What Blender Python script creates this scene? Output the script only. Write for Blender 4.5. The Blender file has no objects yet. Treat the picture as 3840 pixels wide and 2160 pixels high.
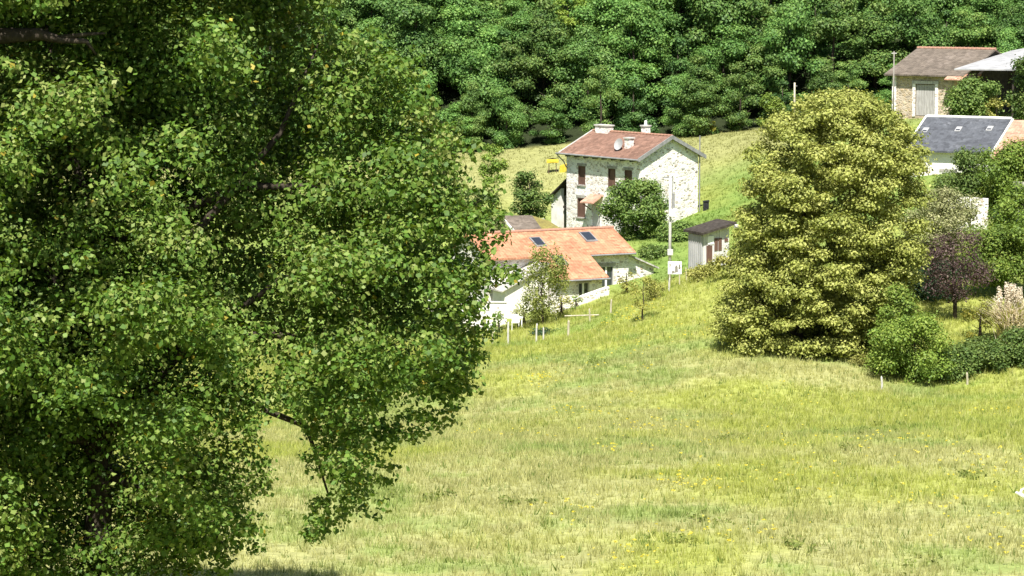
import bpy, math, random
import numpy as np
from mathutils import Vector

# ------------------------------------------------------------------ camera, sky, sun, exposure
scene = bpy.context.scene
FPX = 10889.0                       # focal length in pixels of the 3840 px wide photograph
TILT = math.atan(1230 / FPX)        # camera looks down a little: the horizon is above the frame
CT, ST = math.cos(TILT), math.sin(TILT)
cam_data = bpy.data.cameras.new('camera')
cam_data.sensor_width = 36.0
cam_data.lens = FPX / 3840 * 36.0
cam_data.clip_start = 1.0
cam_data.clip_end = 5000
cam = bpy.data.objects.new('camera', cam_data)
scene.collection.objects.link(cam)
cam.location = (0, 0, 0)
cam.rotation_euler = (math.pi / 2 - TILT, 0, 0)
scene.camera = cam

SUN_EL, SUN_AZ = math.radians(57), math.radians(-4)     # azimuth: to the right of straight behind the camera
sun_dir = Vector((math.sin(SUN_AZ) * math.cos(SUN_EL), -math.cos(SUN_AZ) * math.cos(SUN_EL), math.sin(SUN_EL)))
world = bpy.data.worlds.new('World')
scene.world = world
world.use_nodes = True
wn = world.node_tree
wn.nodes.clear()
sky = wn.nodes.new('ShaderNodeTexSky')
sky.sky_type = 'NISHITA'
sky.sun_disc = False
sky.sun_elevation = SUN_EL
sky.sun_rotation = math.atan2(sun_dir.x, sun_dir.y)
bg = wn.nodes.new('ShaderNodeBackground')
bg.inputs['Strength'].default_value = 0.055
wo = wn.nodes.new('ShaderNodeOutputWorld')
wn.links.new(sky.outputs[0], bg.inputs[0])
wn.links.new(bg.outputs[0], wo.inputs[0])
sun_data = bpy.data.lights.new('sun', 'SUN')
sun_data.energy = 4.8
sun_data.angle = math.radians(0.53)
sun_data.color = (1.0, 0.95, 0.87)
sun = bpy.data.objects.new('sun', sun_data)
scene.collection.objects.link(sun)
sun.rotation_euler = sun_dir.to_track_quat('Z', 'Y').to_euler()
scene.view_settings.view_transform = 'Standard'
scene.view_settings.look = 'None'
scene.view_settings.exposure = 1.15
scene.view_settings.gamma = 1
scene.view_settings.use_curve_mapping = False
scene.cycles.max_bounces = 5
scene.cycles.diffuse_bounces = 3
scene.cycles.transmission_bounces = 3
scene.cycles.transparent_max_bounces = 4
scene.cycles.use_denoising = True
scene.cycles.denoiser = 'OPENIMAGEDENOISE'
scene.cycles.denoising_input_passes = 'RGB_ALBEDO_NORMAL'
scene.cycles.denoising_prefilter = 'ACCURATE'

COL = scene.collection
random.seed(7)
R = np.random.default_rng(7)


def at(px, py, Y):
    """world point on the sight line of a photograph pixel at distance Y in front of the camera"""
    a, b = (px - 1920) / FPX, -(py - 1080) / FPX
    v = np.array([a, CT + b * ST, -ST + b * CT])
    return v * (Y / v[1])


# ------------------------------------------------------------------ helpers
def vnoise(x, y, seed=0):
    xi, yi = np.floor(x).astype(np.int64), np.floor(y).astype(np.int64)
    xf, yf = x - xi, y - yi
    def h(a, b):
        n = (a * 374761393 + b * 668265263 + seed * 1442695041) & 0xffffffff
        n = ((n ^ (n >> 13)) * 1274126177) & 0xffffffff
        return ((n ^ (n >> 16)) & 0xffff) / 65535.0
    u, v = xf * xf * (3 - 2 * xf), yf * yf * (3 - 2 * yf)
    return (h(xi, yi) * (1 - u) + h(xi + 1, yi) * u) * (1 - v) + (h(xi, yi + 1) * (1 - u) + h(xi + 1, yi + 1) * u) * v


def fbm(x, y, s, seed=0, o=3):
    t, a, n = 0, 1, 0
    for i in range(o):
        t = t + a * vnoise(x / s * 2 ** i, y / s * 2 ** i, seed + i * 17)
        n += a
        a *= .55
    return t / n


def fast_mesh(name, V, F, tint=None, smooth=False):
    """V (n,3), F (m,k) arrays -> mesh, tint (m,3) colours stored per face"""
    V, F = np.asarray(V, np.float32), np.asarray(F, np.int32)
    me = bpy.data.meshes.new(name)
    me.vertices.add(len(V))
    me.vertices.foreach_set('co', V.ravel())
    m, k = F.shape
    me.loops.add(m * k)
    me.loops.foreach_set('vertex_index', F.ravel())
    me.polygons.add(m)
    me.polygons.foreach_set('loop_start', np.arange(0, m * k, k, dtype=np.int32))
    if tint is not None:
        at_ = me.attributes.new('tint', 'FLOAT_COLOR', 'FACE')
        c = np.ones((m, 4), np.float32)
        c[:, :3] = tint
        at_.data.foreach_set('color', c.ravel())
    me.update(calc_edges=True)
    if smooth:
        me.polygons.foreach_set('use_smooth', np.ones(m, bool))
    return me


def link(name, me, mat=None, parent=None, loc=None):
    o = bpy.data.objects.new(name, me)
    COL.objects.link(o)
    if mat and me is not None and not me.materials:
        me.materials.append(mat)
    if parent:
        o.parent = parent
    if loc is not None:
        o.location = loc
    return o


def tag(o, label=None, cat=None, group=None, kind=None):
    if label: o['label'] = label
    if cat: o['category'] = cat
    if group: o['group'] = group
    if kind: o['kind'] = kind
    return o


def empty(name, loc=(0, 0, 0), label=None, cat=None, group=None, rz=0):
    o = bpy.data.objects.new(name, None)
    COL.objects.link(o)
    o.location = loc
    o.rotation_euler = (0, 0, rz)
    return tag(o, label, cat, group)


def copy_tree(o, parent=None):
    c = o.copy()
    COL.objects.link(c)
    c.parent = parent
    for ch in o.children:
        copy_tree(ch, c)
    return c


class MB:
    """collects shapes; build() links them as one mesh object"""
    def __init__(s):
        s.v, s.f = [], []
    def add(s, vs, fs):
        n = len(s.v)
        s.v += [tuple(map(float, p)) for p in vs]
        s.f += [tuple(i + n for i in f) for f in fs]
        return s
    def box(s, a, b):
        (x0, y0, z0), (x1, y1, z1) = a, b
        return s.add([(x0, y0, z0), (x1, y0, z0), (x1, y1, z0), (x0, y1, z0), (x0, y0, z1), (x1, y0, z1), (x1, y1, z1), (x0, y1, z1)],
                     [(0, 3, 2, 1), (4, 5, 6, 7), (0, 1, 5, 4), (1, 2, 6, 5), (2, 3, 7, 6), (3, 0, 4, 7)])
    def slab(s, top, th):
        """polygon given by its top corners, thickened straight down"""
        n = len(top)
        bot = [(p[0], p[1], p[2] - th) for p in top]
        return s.add(list(top) + bot, [tuple(range(n)), tuple(range(2 * n - 1, n - 1, -1))] +
                     [(i, i + n, (i + 1) % n + n, (i + 1) % n) for i in range(n)])
    def prism(s, base, z1):
        """polygon in plan extruded up; base points carry their own bottom z, z1 is one top or a list"""
        n = len(base)
        tops = [(p[0], p[1], z1[i] if isinstance(z1, (list, tuple)) else z1) for i, p in enumerate(base)]
        return s.add(list(base) + tops, [tuple(range(n - 1, -1, -1)), tuple(range(n, 2 * n))] +
                     [(i, (i + 1) % n, (i + 1) % n + n, i + n) for i in range(n)])
    def tube(s, pts, rad, k=7, cap=True):
        pts = [Vector(p) for p in pts]
        base = len(s.v)
        for i, p in enumerate(pts):
            d = (pts[min(i + 1, len(pts) - 1)] - pts[max(i - 1, 0)]).normalized()
            u = d.cross(Vector((0.3, 0.9, 0.1)) if abs(d.z) > .7 else Vector((0, 0, 1))).normalized()
            w = d.cross(u)
            r = rad[i] if isinstance(rad, (list, tuple)) else rad
            for j in range(k):
                t = 2 * math.pi * j / k
                s.v.append(tuple(p + u * (r * math.cos(t)) + w * (r * math.sin(t))))
        for i in range(len(pts) - 1):
            for j in range(k):
                a, b = base + i * k + j, base + i * k + (j + 1) % k
                s.f.append((a, b, b + k, a + k))
        if cap:
            s.f.append(tuple(base + j for j in range(k - 1, -1, -1)))
            s.f.append(tuple(base + (len(pts) - 1) * k + j for j in range(k)))
        return s
    def mesh(s, name):
        me = bpy.data.meshes.new(name)
        me.from_pydata(s.v, [], s.f)
        me.update()
        return me
    def build(s, name, mat, parent=None, smooth=False):
        me = s.mesh(name)
        if smooth:
            me.polygons.foreach_set('use_smooth', np.ones(len(me.polygons), bool))
        return link(name, me, mat, parent)


# ------------------------------------------------------------------ materials
def new_mat(name):
    m = bpy.data.materials.new(name)
    m.use_nodes = True
    nt = m.node_tree
    return m, nt, nt.nodes['Principled BSDF'], nt.nodes['Material Output']


def noisy(name, c1, c2, scale=3.0, rough=.85, bump=.0, c3=None, detail=6, spec=.2, stretch=None, bscale=None, metal=0):
    """two or three colour patchy surface with a little relief, in object space"""
    m, nt, bs, out = new_mat(name)
    tc = nt.nodes.new('ShaderNodeTexCoord')
    vec = tc.outputs['Object']
    if stretch:
        mp = nt.nodes.new('ShaderNodeMapping')
        mp.inputs['Scale'].default_value = stretch
        nt.links.new(vec, mp.inputs[0])
        vec = mp.outputs[0]
    nz = nt.nodes.new('ShaderNodeTexNoise')
    nz.inputs['Scale'].default_value = scale
    nz.inputs['Detail'].default_value = detail
    nz.inputs['Roughness'].default_value = .65
    nt.links.new(vec, nz.inputs['Vector'])
    rp = nt.nodes.new('ShaderNodeValToRGB')
    el = rp.color_ramp.elements
    el[0].position, el[0].color = .34, (*c1, 1)
    el[1].position, el[1].color = .66, (*c2, 1)
    if c3:
        e = el.new(.74)
        e.color = (*c3, 1)
    nt.links.new(nz.outputs['Fac'], rp.inputs[0])
    nt.links.new(rp.outputs[0], bs.inputs['Base Color'])
    bs.inputs['Roughness'].default_value = rough
    bs.inputs['Specular IOR Level'].default_value = spec
    bs.inputs['Metallic'].default_value = metal
    if bump:
        n2 = nt.nodes.new('ShaderNodeTexNoise')
        n2.inputs['Scale'].default_value = bscale or scale * 3
        n2.inputs['Detail'].default_value = 4
        nt.links.new(vec, n2.inputs['Vector'])
        bp = nt.nodes.new('ShaderNodeBump')
        bp.inputs['Strength'].default_value = bump
        bp.inputs['Distance'].default_value = .05
        nt.links.new(n2.outputs['Fac'], bp.inputs['Height'])
        nt.links.new(bp.outputs[0], bs.inputs['Normal'])
    return m


def leaf_mat(name, trans=.35, rough=.55, spec=.25, vary=.25):
    """reads each leaf's own colour; part of the light passes through the blade"""
    m, nt, bs, out = new_mat(name)
    a = nt.nodes.new('ShaderNodeAttribute')
    a.attribute_name = 'tint'
    oi = nt.nodes.new('ShaderNodeObjectInfo')
    mr = nt.nodes.new('ShaderNodeMapRange')
    mr.inputs['To Min'].default_value = 1 - vary
    mr.inputs['To Max'].default_value = 1 + vary
    nt.links.new(oi.outputs['Random'], mr.inputs['Value'])
    hs = nt.nodes.new('ShaderNodeHueSaturation')
    nt.links.new(a.outputs['Color'], hs.inputs['Color'])
    nt.links.new(mr.outputs[0], hs.inputs['Value'])
    nt.links.new(hs.outputs[0], bs.inputs['Base Color'])
    bs.inputs['Roughness'].default_value = rough
    bs.inputs['Specular IOR Level'].default_value = spec
    tr = nt.nodes.new('ShaderNodeBsdfTranslucent')
    h2 = nt.nodes.new('ShaderNodeHueSaturation')
    h2.inputs['Hue'].default_value = .485
    h2.inputs['Saturation'].default_value = 1.15
    h2.inputs['Value'].default_value = 1.3
    nt.links.new(hs.outputs[0], h2.inputs['Color'])
    nt.links.new(h2.outputs[0], tr.inputs['Color'])
    mx = nt.nodes.new('ShaderNodeMixShader')
    mx.inputs[0].default_value = trans
    nt.links.new(bs.outputs[0], mx.inputs[1])
    nt.links.new(tr.outputs[0], mx.inputs[2])
    nt.links.new(mx.outputs[0], out.inputs['Surface'])
    return m


LEAF = leaf_mat('leaf', trans=.22)
LEAF_FOREST = leaf_mat('leaf_forest', trans=.22, vary=.28)
BLADE = leaf_mat('grass_blade', trans=.45, rough=.7, spec=.1, vary=0)
BARK = noisy('bark', (.025, .02, .014), (.075, .06, .045), 6, .9, .6, stretch=(1, 1, .25))
def rubble(name, mortar, tones, scale=4.2):
    """rubble masonry: uneven stones of mixed tones in wide pale mortar"""
    m, nt, bs, out = new_mat(name)
    tc = nt.nodes.new('ShaderNodeTexCoord')
    mp = nt.nodes.new('ShaderNodeMapping')
    mp.inputs['Scale'].default_value = (1, 1, 1.45)
    nt.links.new(tc.outputs['Object'], mp.inputs[0])
    nz = nt.nodes.new('ShaderNodeTexNoise'); nz.inputs['Scale'].default_value = 3; nz.inputs['Detail'].default_value = 3
    nt.links.new(mp.outputs[0], nz.inputs['Vector'])
    wv = nt.nodes.new('ShaderNodeMix'); wv.data_type = 'VECTOR'; wv.inputs[0].default_value = .12
    nt.links.new(mp.outputs[0], wv.inputs[4]); nt.links.new(nz.outputs['Color'], wv.inputs[5])
    v1 = nt.nodes.new('ShaderNodeTexVoronoi'); v1.inputs['Scale'].default_value = scale
    v2 = nt.nodes.new('ShaderNodeTexVoronoi'); v2.feature = 'DISTANCE_TO_EDGE'; v2.inputs['Scale'].default_value = scale
    for v in (v1, v2): nt.links.new(wv.outputs[1], v.inputs['Vector'])
    sp = nt.nodes.new('ShaderNodeSeparateColor'); nt.links.new(v1.outputs['Color'], sp.inputs[0])
    rp = nt.nodes.new('ShaderNodeValToRGB'); rp.color_ramp.interpolation = 'CONSTANT'
    e = rp.color_ramp.elements
    e[0].position, e[0].color = 0, (*tones[0], 1)
    e[1].position, e[1].color = 1 / len(tones), (*tones[1], 1)
    for i, t in enumerate(tones[2:]):
        k = e.new((i + 2) / len(tones)); k.color = (*t, 1)
    nt.links.new(sp.outputs[0], rp.inputs[0])
    th = nt.nodes.new('ShaderNodeMapRange'); th.inputs['From Min'].default_value = .05; th.inputs['From Max'].default_value = .13
    nt.links.new(v2.outputs['Distance'], th.inputs['Value'])
    mx = nt.nodes.new('ShaderNodeMix'); mx.data_type = 'RGBA'
    mx.inputs[6].default_value = (*mortar, 1)
    nt.links.new(th.outputs[0], mx.inputs[0]); nt.links.new(rp.outputs[0], mx.inputs[7])
    n2 = nt.nodes.new('ShaderNodeTexNoise'); n2.inputs['Scale'].default_value = .7; n2.inputs['Detail'].default_value = 7
    nt.links.new(tc.outputs['Object'], n2.inputs['Vector'])
    mr = nt.nodes.new('ShaderNodeMapRange'); mr.inputs['From Min'].default_value = .3; mr.inputs['From Max'].default_value = .7
    mr.inputs['To Min'].default_value = .8; mr.inputs['To Max'].default_value = 1.08
    nt.links.new(n2.outputs['Fac'], mr.inputs['Value'])
    hs = nt.nodes.new('ShaderNodeHueSaturation'); nt.links.new(mx.outputs[2], hs.inputs['Color']); nt.links.new(mr.outputs[0], hs.inputs['Value'])
    nt.links.new(hs.outputs[0], bs.inputs['Base Color'])
    bs.inputs['Roughness'].default_value = .92
    bp = nt.nodes.new('ShaderNodeBump'); bp.inputs['Strength'].default_value = .5; bp.inputs['Distance'].default_value = .04
    nt.links.new(th.outputs[0], bp.inputs['Height']); nt.links.new(bp.outputs[0], bs.inputs['Normal'])
    return m


LIMEWASH = rubble('pale_rubble_wall', (.80, .78, .74), [(.80, .775, .75), (.60, .555, .51), (.74, .71, .68), (.44, .39, .35), (.80, .785, .77), (.52, .49, .47), (.68, .615, .555)])
RENDERW = noisy('white_render', (.60, .57, .52), (.82, .80, .76), 1.0, .9, .15, bscale=9)
STONEW = rubble('tan_rubble_wall', (.46, .39, .30), [(.40, .31, .20), (.32, .26, .18), (.48, .39, .27), (.26, .22, .17), (.44, .38, .30)], 3.4)
GREYSTONE = noisy('grey_stone', (.20, .19, .17), (.40, .38, .34), 3, .9, .4)
WOOD_BROWN = noisy('brown_wood', (.085, .05, .038), (.15, .085, .064), 4, .7, .2, stretch=(1, 1, .2))
WOOD_GREY = noisy('grey_wood', (.33, .32, .30), (.55, .54, .52), 5, .85, .2, stretch=(3, 3, .3))
WOOD_POST = noisy('bleached_post', (.30, .27, .19), (.52, .48, .37), 4, .85, .3, stretch=(2, 2, .3))
ROOFFELT = noisy('roofing_felt', (.06, .06, .065), (.12, .12, .125), 3, .9, .2)
TIMBER_DARK = noisy('grey_pole_timber', (.16, .15, .13), (.28, .26, .23), 4, .9, .2, stretch=(2, 2, .3))
DOOR_GREY = noisy('barn_door_boards', (.24, .23, .22), (.42, .41, .40), 4, .9, .2, stretch=(3, 3, .3))
WOOD_PALE = noisy('pale_weathered_boards', (.40, .39, .38), (.66, .65, .62), 3, .85, .2, stretch=(4, 4, .3))
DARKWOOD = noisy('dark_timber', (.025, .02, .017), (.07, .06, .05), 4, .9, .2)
CONCRETE = noisy('concrete', (.38, .37, .35), (.56, .55, .52), 3, .85, .15)
METALW = noisy('pale_sheet_metal', (.25, .255, .26), (.40, .40, .40), 1.2, .6, .05, stretch=(1, 1, .3))
ZINC = noisy('zinc', (.16, .16, .16), (.27, .27, .27), 4, .5, 0, spec=.4)
BLACKP = noisy('black_plastic', (.012, .012, .014), (.03, .03, .035), 5, .5, 0)
WHITEP = noisy('white_paint', (.74, .74, .72), (.84, .84, .82), 3, .6, .05)
YELLOWP = noisy('yellow_tarp', (.42, .31, .03), (.58, .44, .05), 3, .7, .1)
SOIL = noisy('bare_soil', (.16, .12, .07), (.30, .23, .14), 3, .95, .4)


def glass_mat():
    m, nt, bs, out = new_mat('window_glass')
    bs.inputs['Base Color'].default_value = (.03, .035, .045, 1)
    bs.inputs['Roughness'].default_value = .08
    bs.inputs['Specular IOR Level'].default_value = .8
    nz = nt.nodes.new('ShaderNodeTexNoise')
    nz.inputs['Scale'].default_value = 3
    bp = nt.nodes.new('ShaderNodeBump')
    bp.inputs['Strength'].default_value = .05
    nt.links.new(nz.outputs['Fac'], bp.inputs['Height'])
    nt.links.new(bp.outputs[0], bs.inputs['Normal'])
    return m


GLASS = glass_mat()


def tile_roof(name, c1, c2, c3, course=.34, depth=.9, patch=.9):
    """rows of tiles: fine waves down the slope and course steps; local axes of the house, x along the ridge"""
    m, nt, bs, out = new_mat(name)
    tc = nt.nodes.new('ShaderNodeTexCoord')
    nz = nt.nodes.new('ShaderNodeTexNoise')
    nz.inputs['Scale'].default_value = patch
    nz.inputs['Detail'].default_value = 8
    nz.inputs['Roughness'].default_value = .7
    nt.links.new(tc.outputs['Object'], nz.inputs['Vector'])
    rp = nt.nodes.new('ShaderNodeValToRGB')
    e = rp.color_ramp.elements
    e[0].position, e[0].color = .32, (*c1, 1)
    e[1].position, e[1].color = .55, (*c2, 1)
    k = e.new(.72)
    k.color = (*c3, 1)
    nt.links.new(nz.outputs['Fac'], rp.inputs[0])
    sep = nt.nodes.new('ShaderNodeSeparateXYZ')
    nt.links.new(tc.outputs['Object'], sep.inputs[0])
    def wave(sock, period, fn):
        mu = nt.nodes.new('ShaderNodeMath'); mu.operation = 'MULTIPLY'
        mu.inputs[1].default_value = 1 / period
        nt.links.new(sock, mu.inputs[0])
        fr = nt.nodes.new('ShaderNodeMath'); fr.operation = fn
        nt.links.new(mu.outputs[0], fr.inputs[0])
        if fn == 'PINGPONG': fr.inputs[1].default_value = .5
        return fr.outputs[0]
    wx = wave(sep.outputs[0], .22, 'PINGPONG')
    wy = wave(sep.outputs[1], course, 'FRACT')
    ad = nt.nodes.new('ShaderNodeMath'); ad.operation = 'ADD'
    nt.links.new(wx, ad.inputs[0]); nt.links.new(wy, ad.inputs[1])
    bp = nt.nodes.new('ShaderNodeBump')
    bp.inputs['Strength'].default_value = depth
    bp.inputs['Distance'].default_value = .05
    nt.links.new(ad.outputs[0], bp.inputs['Height'])
    nt.links.new(bp.outputs[0], bs.inputs['Normal'])
    # each tile a touch lighter or darker
    vo = nt.nodes.new('ShaderNodeTexVoronoi')
    vo.inputs['Scale'].default_value = 3.6
    nt.links.new(tc.outputs['Object'], vo.inputs['Vector'])
    hs = nt.nodes.new('ShaderNodeHueSaturation')
    mr = nt.nodes.new('ShaderNodeMapRange')
    mr.inputs['To Min'].default_value = .74
    mr.inputs['To Max'].default_value = 1.2
    sp = nt.nodes.new('ShaderNodeSeparateColor')
    nt.links.new(vo.outputs['Color'], sp.inputs[0])
    nt.links.new(sp.outputs[0], mr.inputs['Value'])
    nt.links.new(mr.outputs[0], hs.inputs['Value'])
    nt.links.new(rp.outputs[0], hs.inputs['Color'])
    nt.links.new(hs.outputs[0], bs.inputs['Base Color'])
    bs.inputs['Roughness'].default_value = .85
    bs.inputs['Specular IOR Level'].default_value = .2
    return m


ROOF_RED = tile_roof('brown_red_tiles', (.155, .09, .066), (.21, .122, .09), (.275, .175, .135))
ROOF_ORANGE = tile_roof('orange_tiles', (.33, .155, .09), (.42, .205, .12), (.50, .275, .175))
ROOF_BROWN = tile_roof('weathered_brown_tiles', (.105, .088, .07), (.145, .12, .097), (.20, .17, .145))
ROOF_PINK = tile_roof('pale_pink_tiles', (.36, .19, .13), (.44, .25, .18), (.52, .34, .26))
ROOF_GREY = tile_roof('grey_stone_slates', (.30, .285, .26), (.42, .40, .37), (.52, .50, .46))
SLATE = tile_roof('blue_grey_slates', (.06, .064, .075), (.085, .092, .105), (.13, .135, .15), course=.2, depth=.3)
MOSS = noisy('mossy_tiles', (.13, .11, .04), (.24, .21, .06), 3, .95, .5)


def stone_mat():
    m, nt, bs, out = new_mat('field_stone')
    oi = nt.nodes.new('ShaderNodeObjectInfo')
    tc = nt.nodes.new('ShaderNodeTexCoord')
    nz = nt.nodes.new('ShaderNodeTexNoise')
    nz.inputs['Scale'].default_value = 9
    nt.links.new(tc.outputs['Object'], nz.inputs['Vector'])
    mr = nt.nodes.new('ShaderNodeMapRange')
    mr.inputs['To Min'].default_value = .6
    mr.inputs['To Max'].default_value = 1.35
    nt.links.new(nz.outputs['Fac'], mr.inputs['Value'])
    hs = nt.nodes.new('ShaderNodeHueSaturation')
    nt.links.new(oi.outputs['Color'], hs.inputs['Color'])
    nt.links.new(mr.outputs[0], hs.inputs['Value'])
    nt.links.new(hs.outputs[0], bs.inputs['Base Color'])
    bs.inputs['Roughness'].default_value = .9
    return m


STONE = stone_mat()

# ------------------------------------------------------------------ terrain: one sheet through points read along the sight lines
ctrl = []
def cp(px, py, Y): ctrl.append(at(px, py, Y))
for px in (-200, 1000, 2400, 3840, 4600): cp(px, 2175, 78)
for px, py in ((0, 1750), (1000, 1735), (1900, 1730), (3000, 1720), (3840, 1690)): cp(px, py, 106)
for px, py in ((1000, 1560), (1900, 1480), (2500, 1420), (3000, 1400), (3350, 1455), (3840, 1415), (4500, 1380)): cp(px, py, 144)
cp(1300, 1350, 165); cp(600, 1400, 165); cp(-200, 1420, 165)
cp(1900, 1290, 165); cp(2130, 1268, 168); cp(2300, 1172, 172); cp(2480, 1102, 176); cp(2620, 1012, 184); cp(2780, 1030, 172)
cp(1900, 1190, 184); cp(2100, 1150, 184); cp(2280, 1100, 185); cp(2400, 1085, 184); cp(2460, 1058, 187); cp(1400, 1260, 184); cp(600, 1300, 184)
cp(2119, 862, 221); cp(2395, 880, 215); cp(2625, 765, 223); cp(2750, 830, 205); cp(2250, 900, 208); cp(2500, 880, 208)
cp(1930, 800, 222); cp(1960, 880, 205); cp(2040, 872, 226); cp(2070, 862, 230); cp(2000, 850, 226); cp(2075, 655, 246); cp(1400, 800, 225); cp(700, 830, 225)
for px, py in ((0, 640), (900, 610), (1500, 590), (1850, 568), (2100, 545), (2700, 500), (3000, 468), (3300, 450)): cp(px, py, 262)
cp(3500, 700, 200); cp(3840, 740, 195); cp(3400, 445, 235); cp(3800, 430, 236); cp(3200, 900, 190); cp(3600, 1230, 155); cp(3840, 1200, 158)
ctrl = np.array(ctrl)
ctrl = np.vstack([ctrl, [[-12, 40, -14.6], [12, 40, -14.6], [0, 5, -2.2], [-14, 8, -3.5], [14, 8, -3.5], [0, 20, -9.8], [-45, 70, -17], [45, 70, -15],
                         [70, 150, -17], [-60, 150, -21], [75, 235, -11], [-75, 235, -18]]])


def tps_fit(P, lam=2.0):
    n = len(P)
    X = P[:, :2] / 50
    d = np.linalg.norm(X[:, None] - X[None], axis=2)
    K = d ** 2 * np.log(d + 1e-9) + lam * 1e-3 * np.eye(n)
    A = np.zeros((n + 3, n + 3))
    A[:n, :n] = K
    A[:n, n] = 1; A[:n, n + 1:] = X
    A[n, :n] = 1; A[n + 1:, :n] = X.T
    b = np.concatenate([P[:, 2], np.zeros(3)])
    return X, np.linalg.solve(A, b)


TX, TW = tps_fit(ctrl)


def ground(x, y):
    x, y = np.atleast_1d(np.asarray(x, float)), np.atleast_1d(np.asarray(y, float))
    sh = x.shape
    x, y = x.ravel(), y.ravel()
    xc, yc = np.clip(x, -75, 75), np.clip(y, 2, 262)
    z = np.empty(len(x))
    for i in range(0, len(x), 40000):
        Q = np.stack([xc[i:i + 40000], yc[i:i + 40000]], 1) / 50
        d = np.linalg.norm(Q[:, None] - TX[None], axis=2)
        z[i:i + 40000] = (d ** 2 * np.log(d + 1e-9)) @ TW[:-3] + TW[-3] + Q @ TW[-2:]
    back = np.maximum(y - 262, 0)
    z += .42 * np.minimum(back, 120) * np.clip(back / 12, 0, 1) + .1 * np.maximum(back - 120, 0)     # the wooded hillside
    z += (fbm(x, y, 9, 3) - .5) * .35 * np.clip((y - 20) / 30, 0, 1) + (fbm(x, y, 2.2, 5, 2) - .5) * .10
    return z.reshape(sh)


def gz(x, y):
    return float(ground(x, y)[0])


STRAW, YGREEN, GREEN, DEEP = np.array([.365, .36, .17]), np.array([.315, .345, .09]), np.array([.175, .26, .062]), np.array([.07, .13, .035])


def meadow_col(x, y):
    """what grows where: straw on the near slope, yellow-green hay higher up, green lawns by the houses"""
    n1, n2, n3 = fbm(x, y, 16, 21), fbm(x, y, 5, 41), fbm(x, y, 1.3, 61, 2)
    straw = np.clip((n1 - .42) * 3.2 + (n2 - .5) * 2.2 + np.clip((112 - y) / 60, -.8, .3), 0, .72)[:, None]
    c = YGREEN * (1 - straw) + STRAW * straw
    g = np.clip((n2 - .56) * 5 + (n3 - .5) * 2.0, 0, 1)[:, None] * .62
    c = c * (1 - g) + GREEN * g
    lawn = np.clip((y - 178) / 14, 0, 1) * np.clip((246 - y) / 14, 0, 1)
    lawn = (lawn * np.clip(.5 + (n2 - .3) * 1.6, 0, 1))[:, None]
    c = c * (1 - lawn) + GREEN * lawn
    hay = np.clip((y - 228) / 16, 0, 1)[:, None]
    c = c * (1 - hay) + (STRAW * .55 + YGREEN * .32) * hay
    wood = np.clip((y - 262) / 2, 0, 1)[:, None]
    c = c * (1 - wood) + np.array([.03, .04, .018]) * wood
    return c * (.85 + .3 * n3[:, None])


def axis(lo, hi, dense_lo, dense_hi, step, grow=1.25):
    a = list(np.arange(dense_lo, dense_hi + step / 2, step))
    s, v = step, a[-1]
    while v < hi:
        s *= grow; v += s; a.append(v)
    s, v = step, a[0]
    while v > lo:
        s *= grow; v -= s; a.insert(0, v)
    return np.array(a)


gx, gy = axis(-1500, 1500, -48, 56, .6), axis(-900, 2500, 56, 268, .6)
GX, GY = np.meshgrid(gx, gy)
GZ = ground(GX, GY)
nx, ny = len(gx), len(gy)
idx = np.arange(nx * ny).reshape(ny, nx)
quads = np.stack([idx[:-1, :-1], idx[:-1, 1:], idx[1:, 1:], idx[1:, :-1]], -1).reshape(-1, 4)
gme = fast_mesh('ground', np.stack([GX.ravel(), GY.ravel(), GZ.ravel()], 1), quads, smooth=True)
ga = gme.attributes.new('tint', 'FLOAT_COLOR', 'POINT')
gc = np.ones((nx * ny, 4), np.float32)
gc[:, :3] = meadow_col(GX.ravel(), GY.ravel())
ga.data.foreach_set('color', gc.ravel())


def ground_mat():
    m, nt, bs, out = new_mat('meadow_ground')
    a = nt.nodes.new('ShaderNodeAttribute'); a.attribute_name = 'tint'
    tc = nt.nodes.new('ShaderNodeTexCoord')
    nz = nt.nodes.new('ShaderNodeTexNoise')
    nz.inputs['Scale'].default_value = 2.2
    nz.inputs['Detail'].default_value = 8
    nz.inputs['Roughness'].default_value = .75
    nt.links.new(tc.outputs['Object'], nz.inputs['Vector'])
    mr = nt.nodes.new('ShaderNodeMapRange')
    mr.inputs['From Min'].default_value = .3
    mr.inputs['From Max'].default_value = .7
    mr.inputs['To Min'].default_value = .6
    mr.inputs['To Max'].default_value = 1.15
    nt.links.new(nz.outputs['Fac'], mr.inputs['Value'])
    hs = nt.nodes.new('ShaderNodeHueSaturation')
    nt.links.new(a.outputs['Color'], hs.inputs['Color'])
    nt.links.new(mr.outputs[0], hs.inputs['Value'])
    nt.links.new(hs.outputs[0], bs.inputs['Base Color'])
    bs.inputs['Roughness'].default_value = 1
    bs.inputs['Specular IOR Level'].default_value = .05
    n2 = nt.nodes.new('ShaderNodeTexNoise')
    n2.inputs['Scale'].default_value = 7
    n2.inputs['Detail'].default_value = 6
    nt.links.new(tc.outputs['Object'], n2.inputs['Vector'])
    bp = nt.nodes.new('ShaderNodeBump')
    bp.inputs['Strength'].default_value = .7
    bp.inputs['Distance'].default_value = .15
    nt.links.new(n2.outputs['Fac'], bp.inputs['Height'])
    nt.links.new(bp.outputs[0], bs.inputs['Normal'])
    return m


tag(link('ground', gme, ground_mat()), kind='structure')


# ------------------------------------------------------------------ houses
def frame_obj(name, origin, a, label, cat, group=None):
    """Empty whose local x runs along a (unit plan vector), local y is 90 degrees to its left, z up"""
    return empty(name, origin, label, cat, group, rz=math.atan2(a[1], a[0]))


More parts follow.
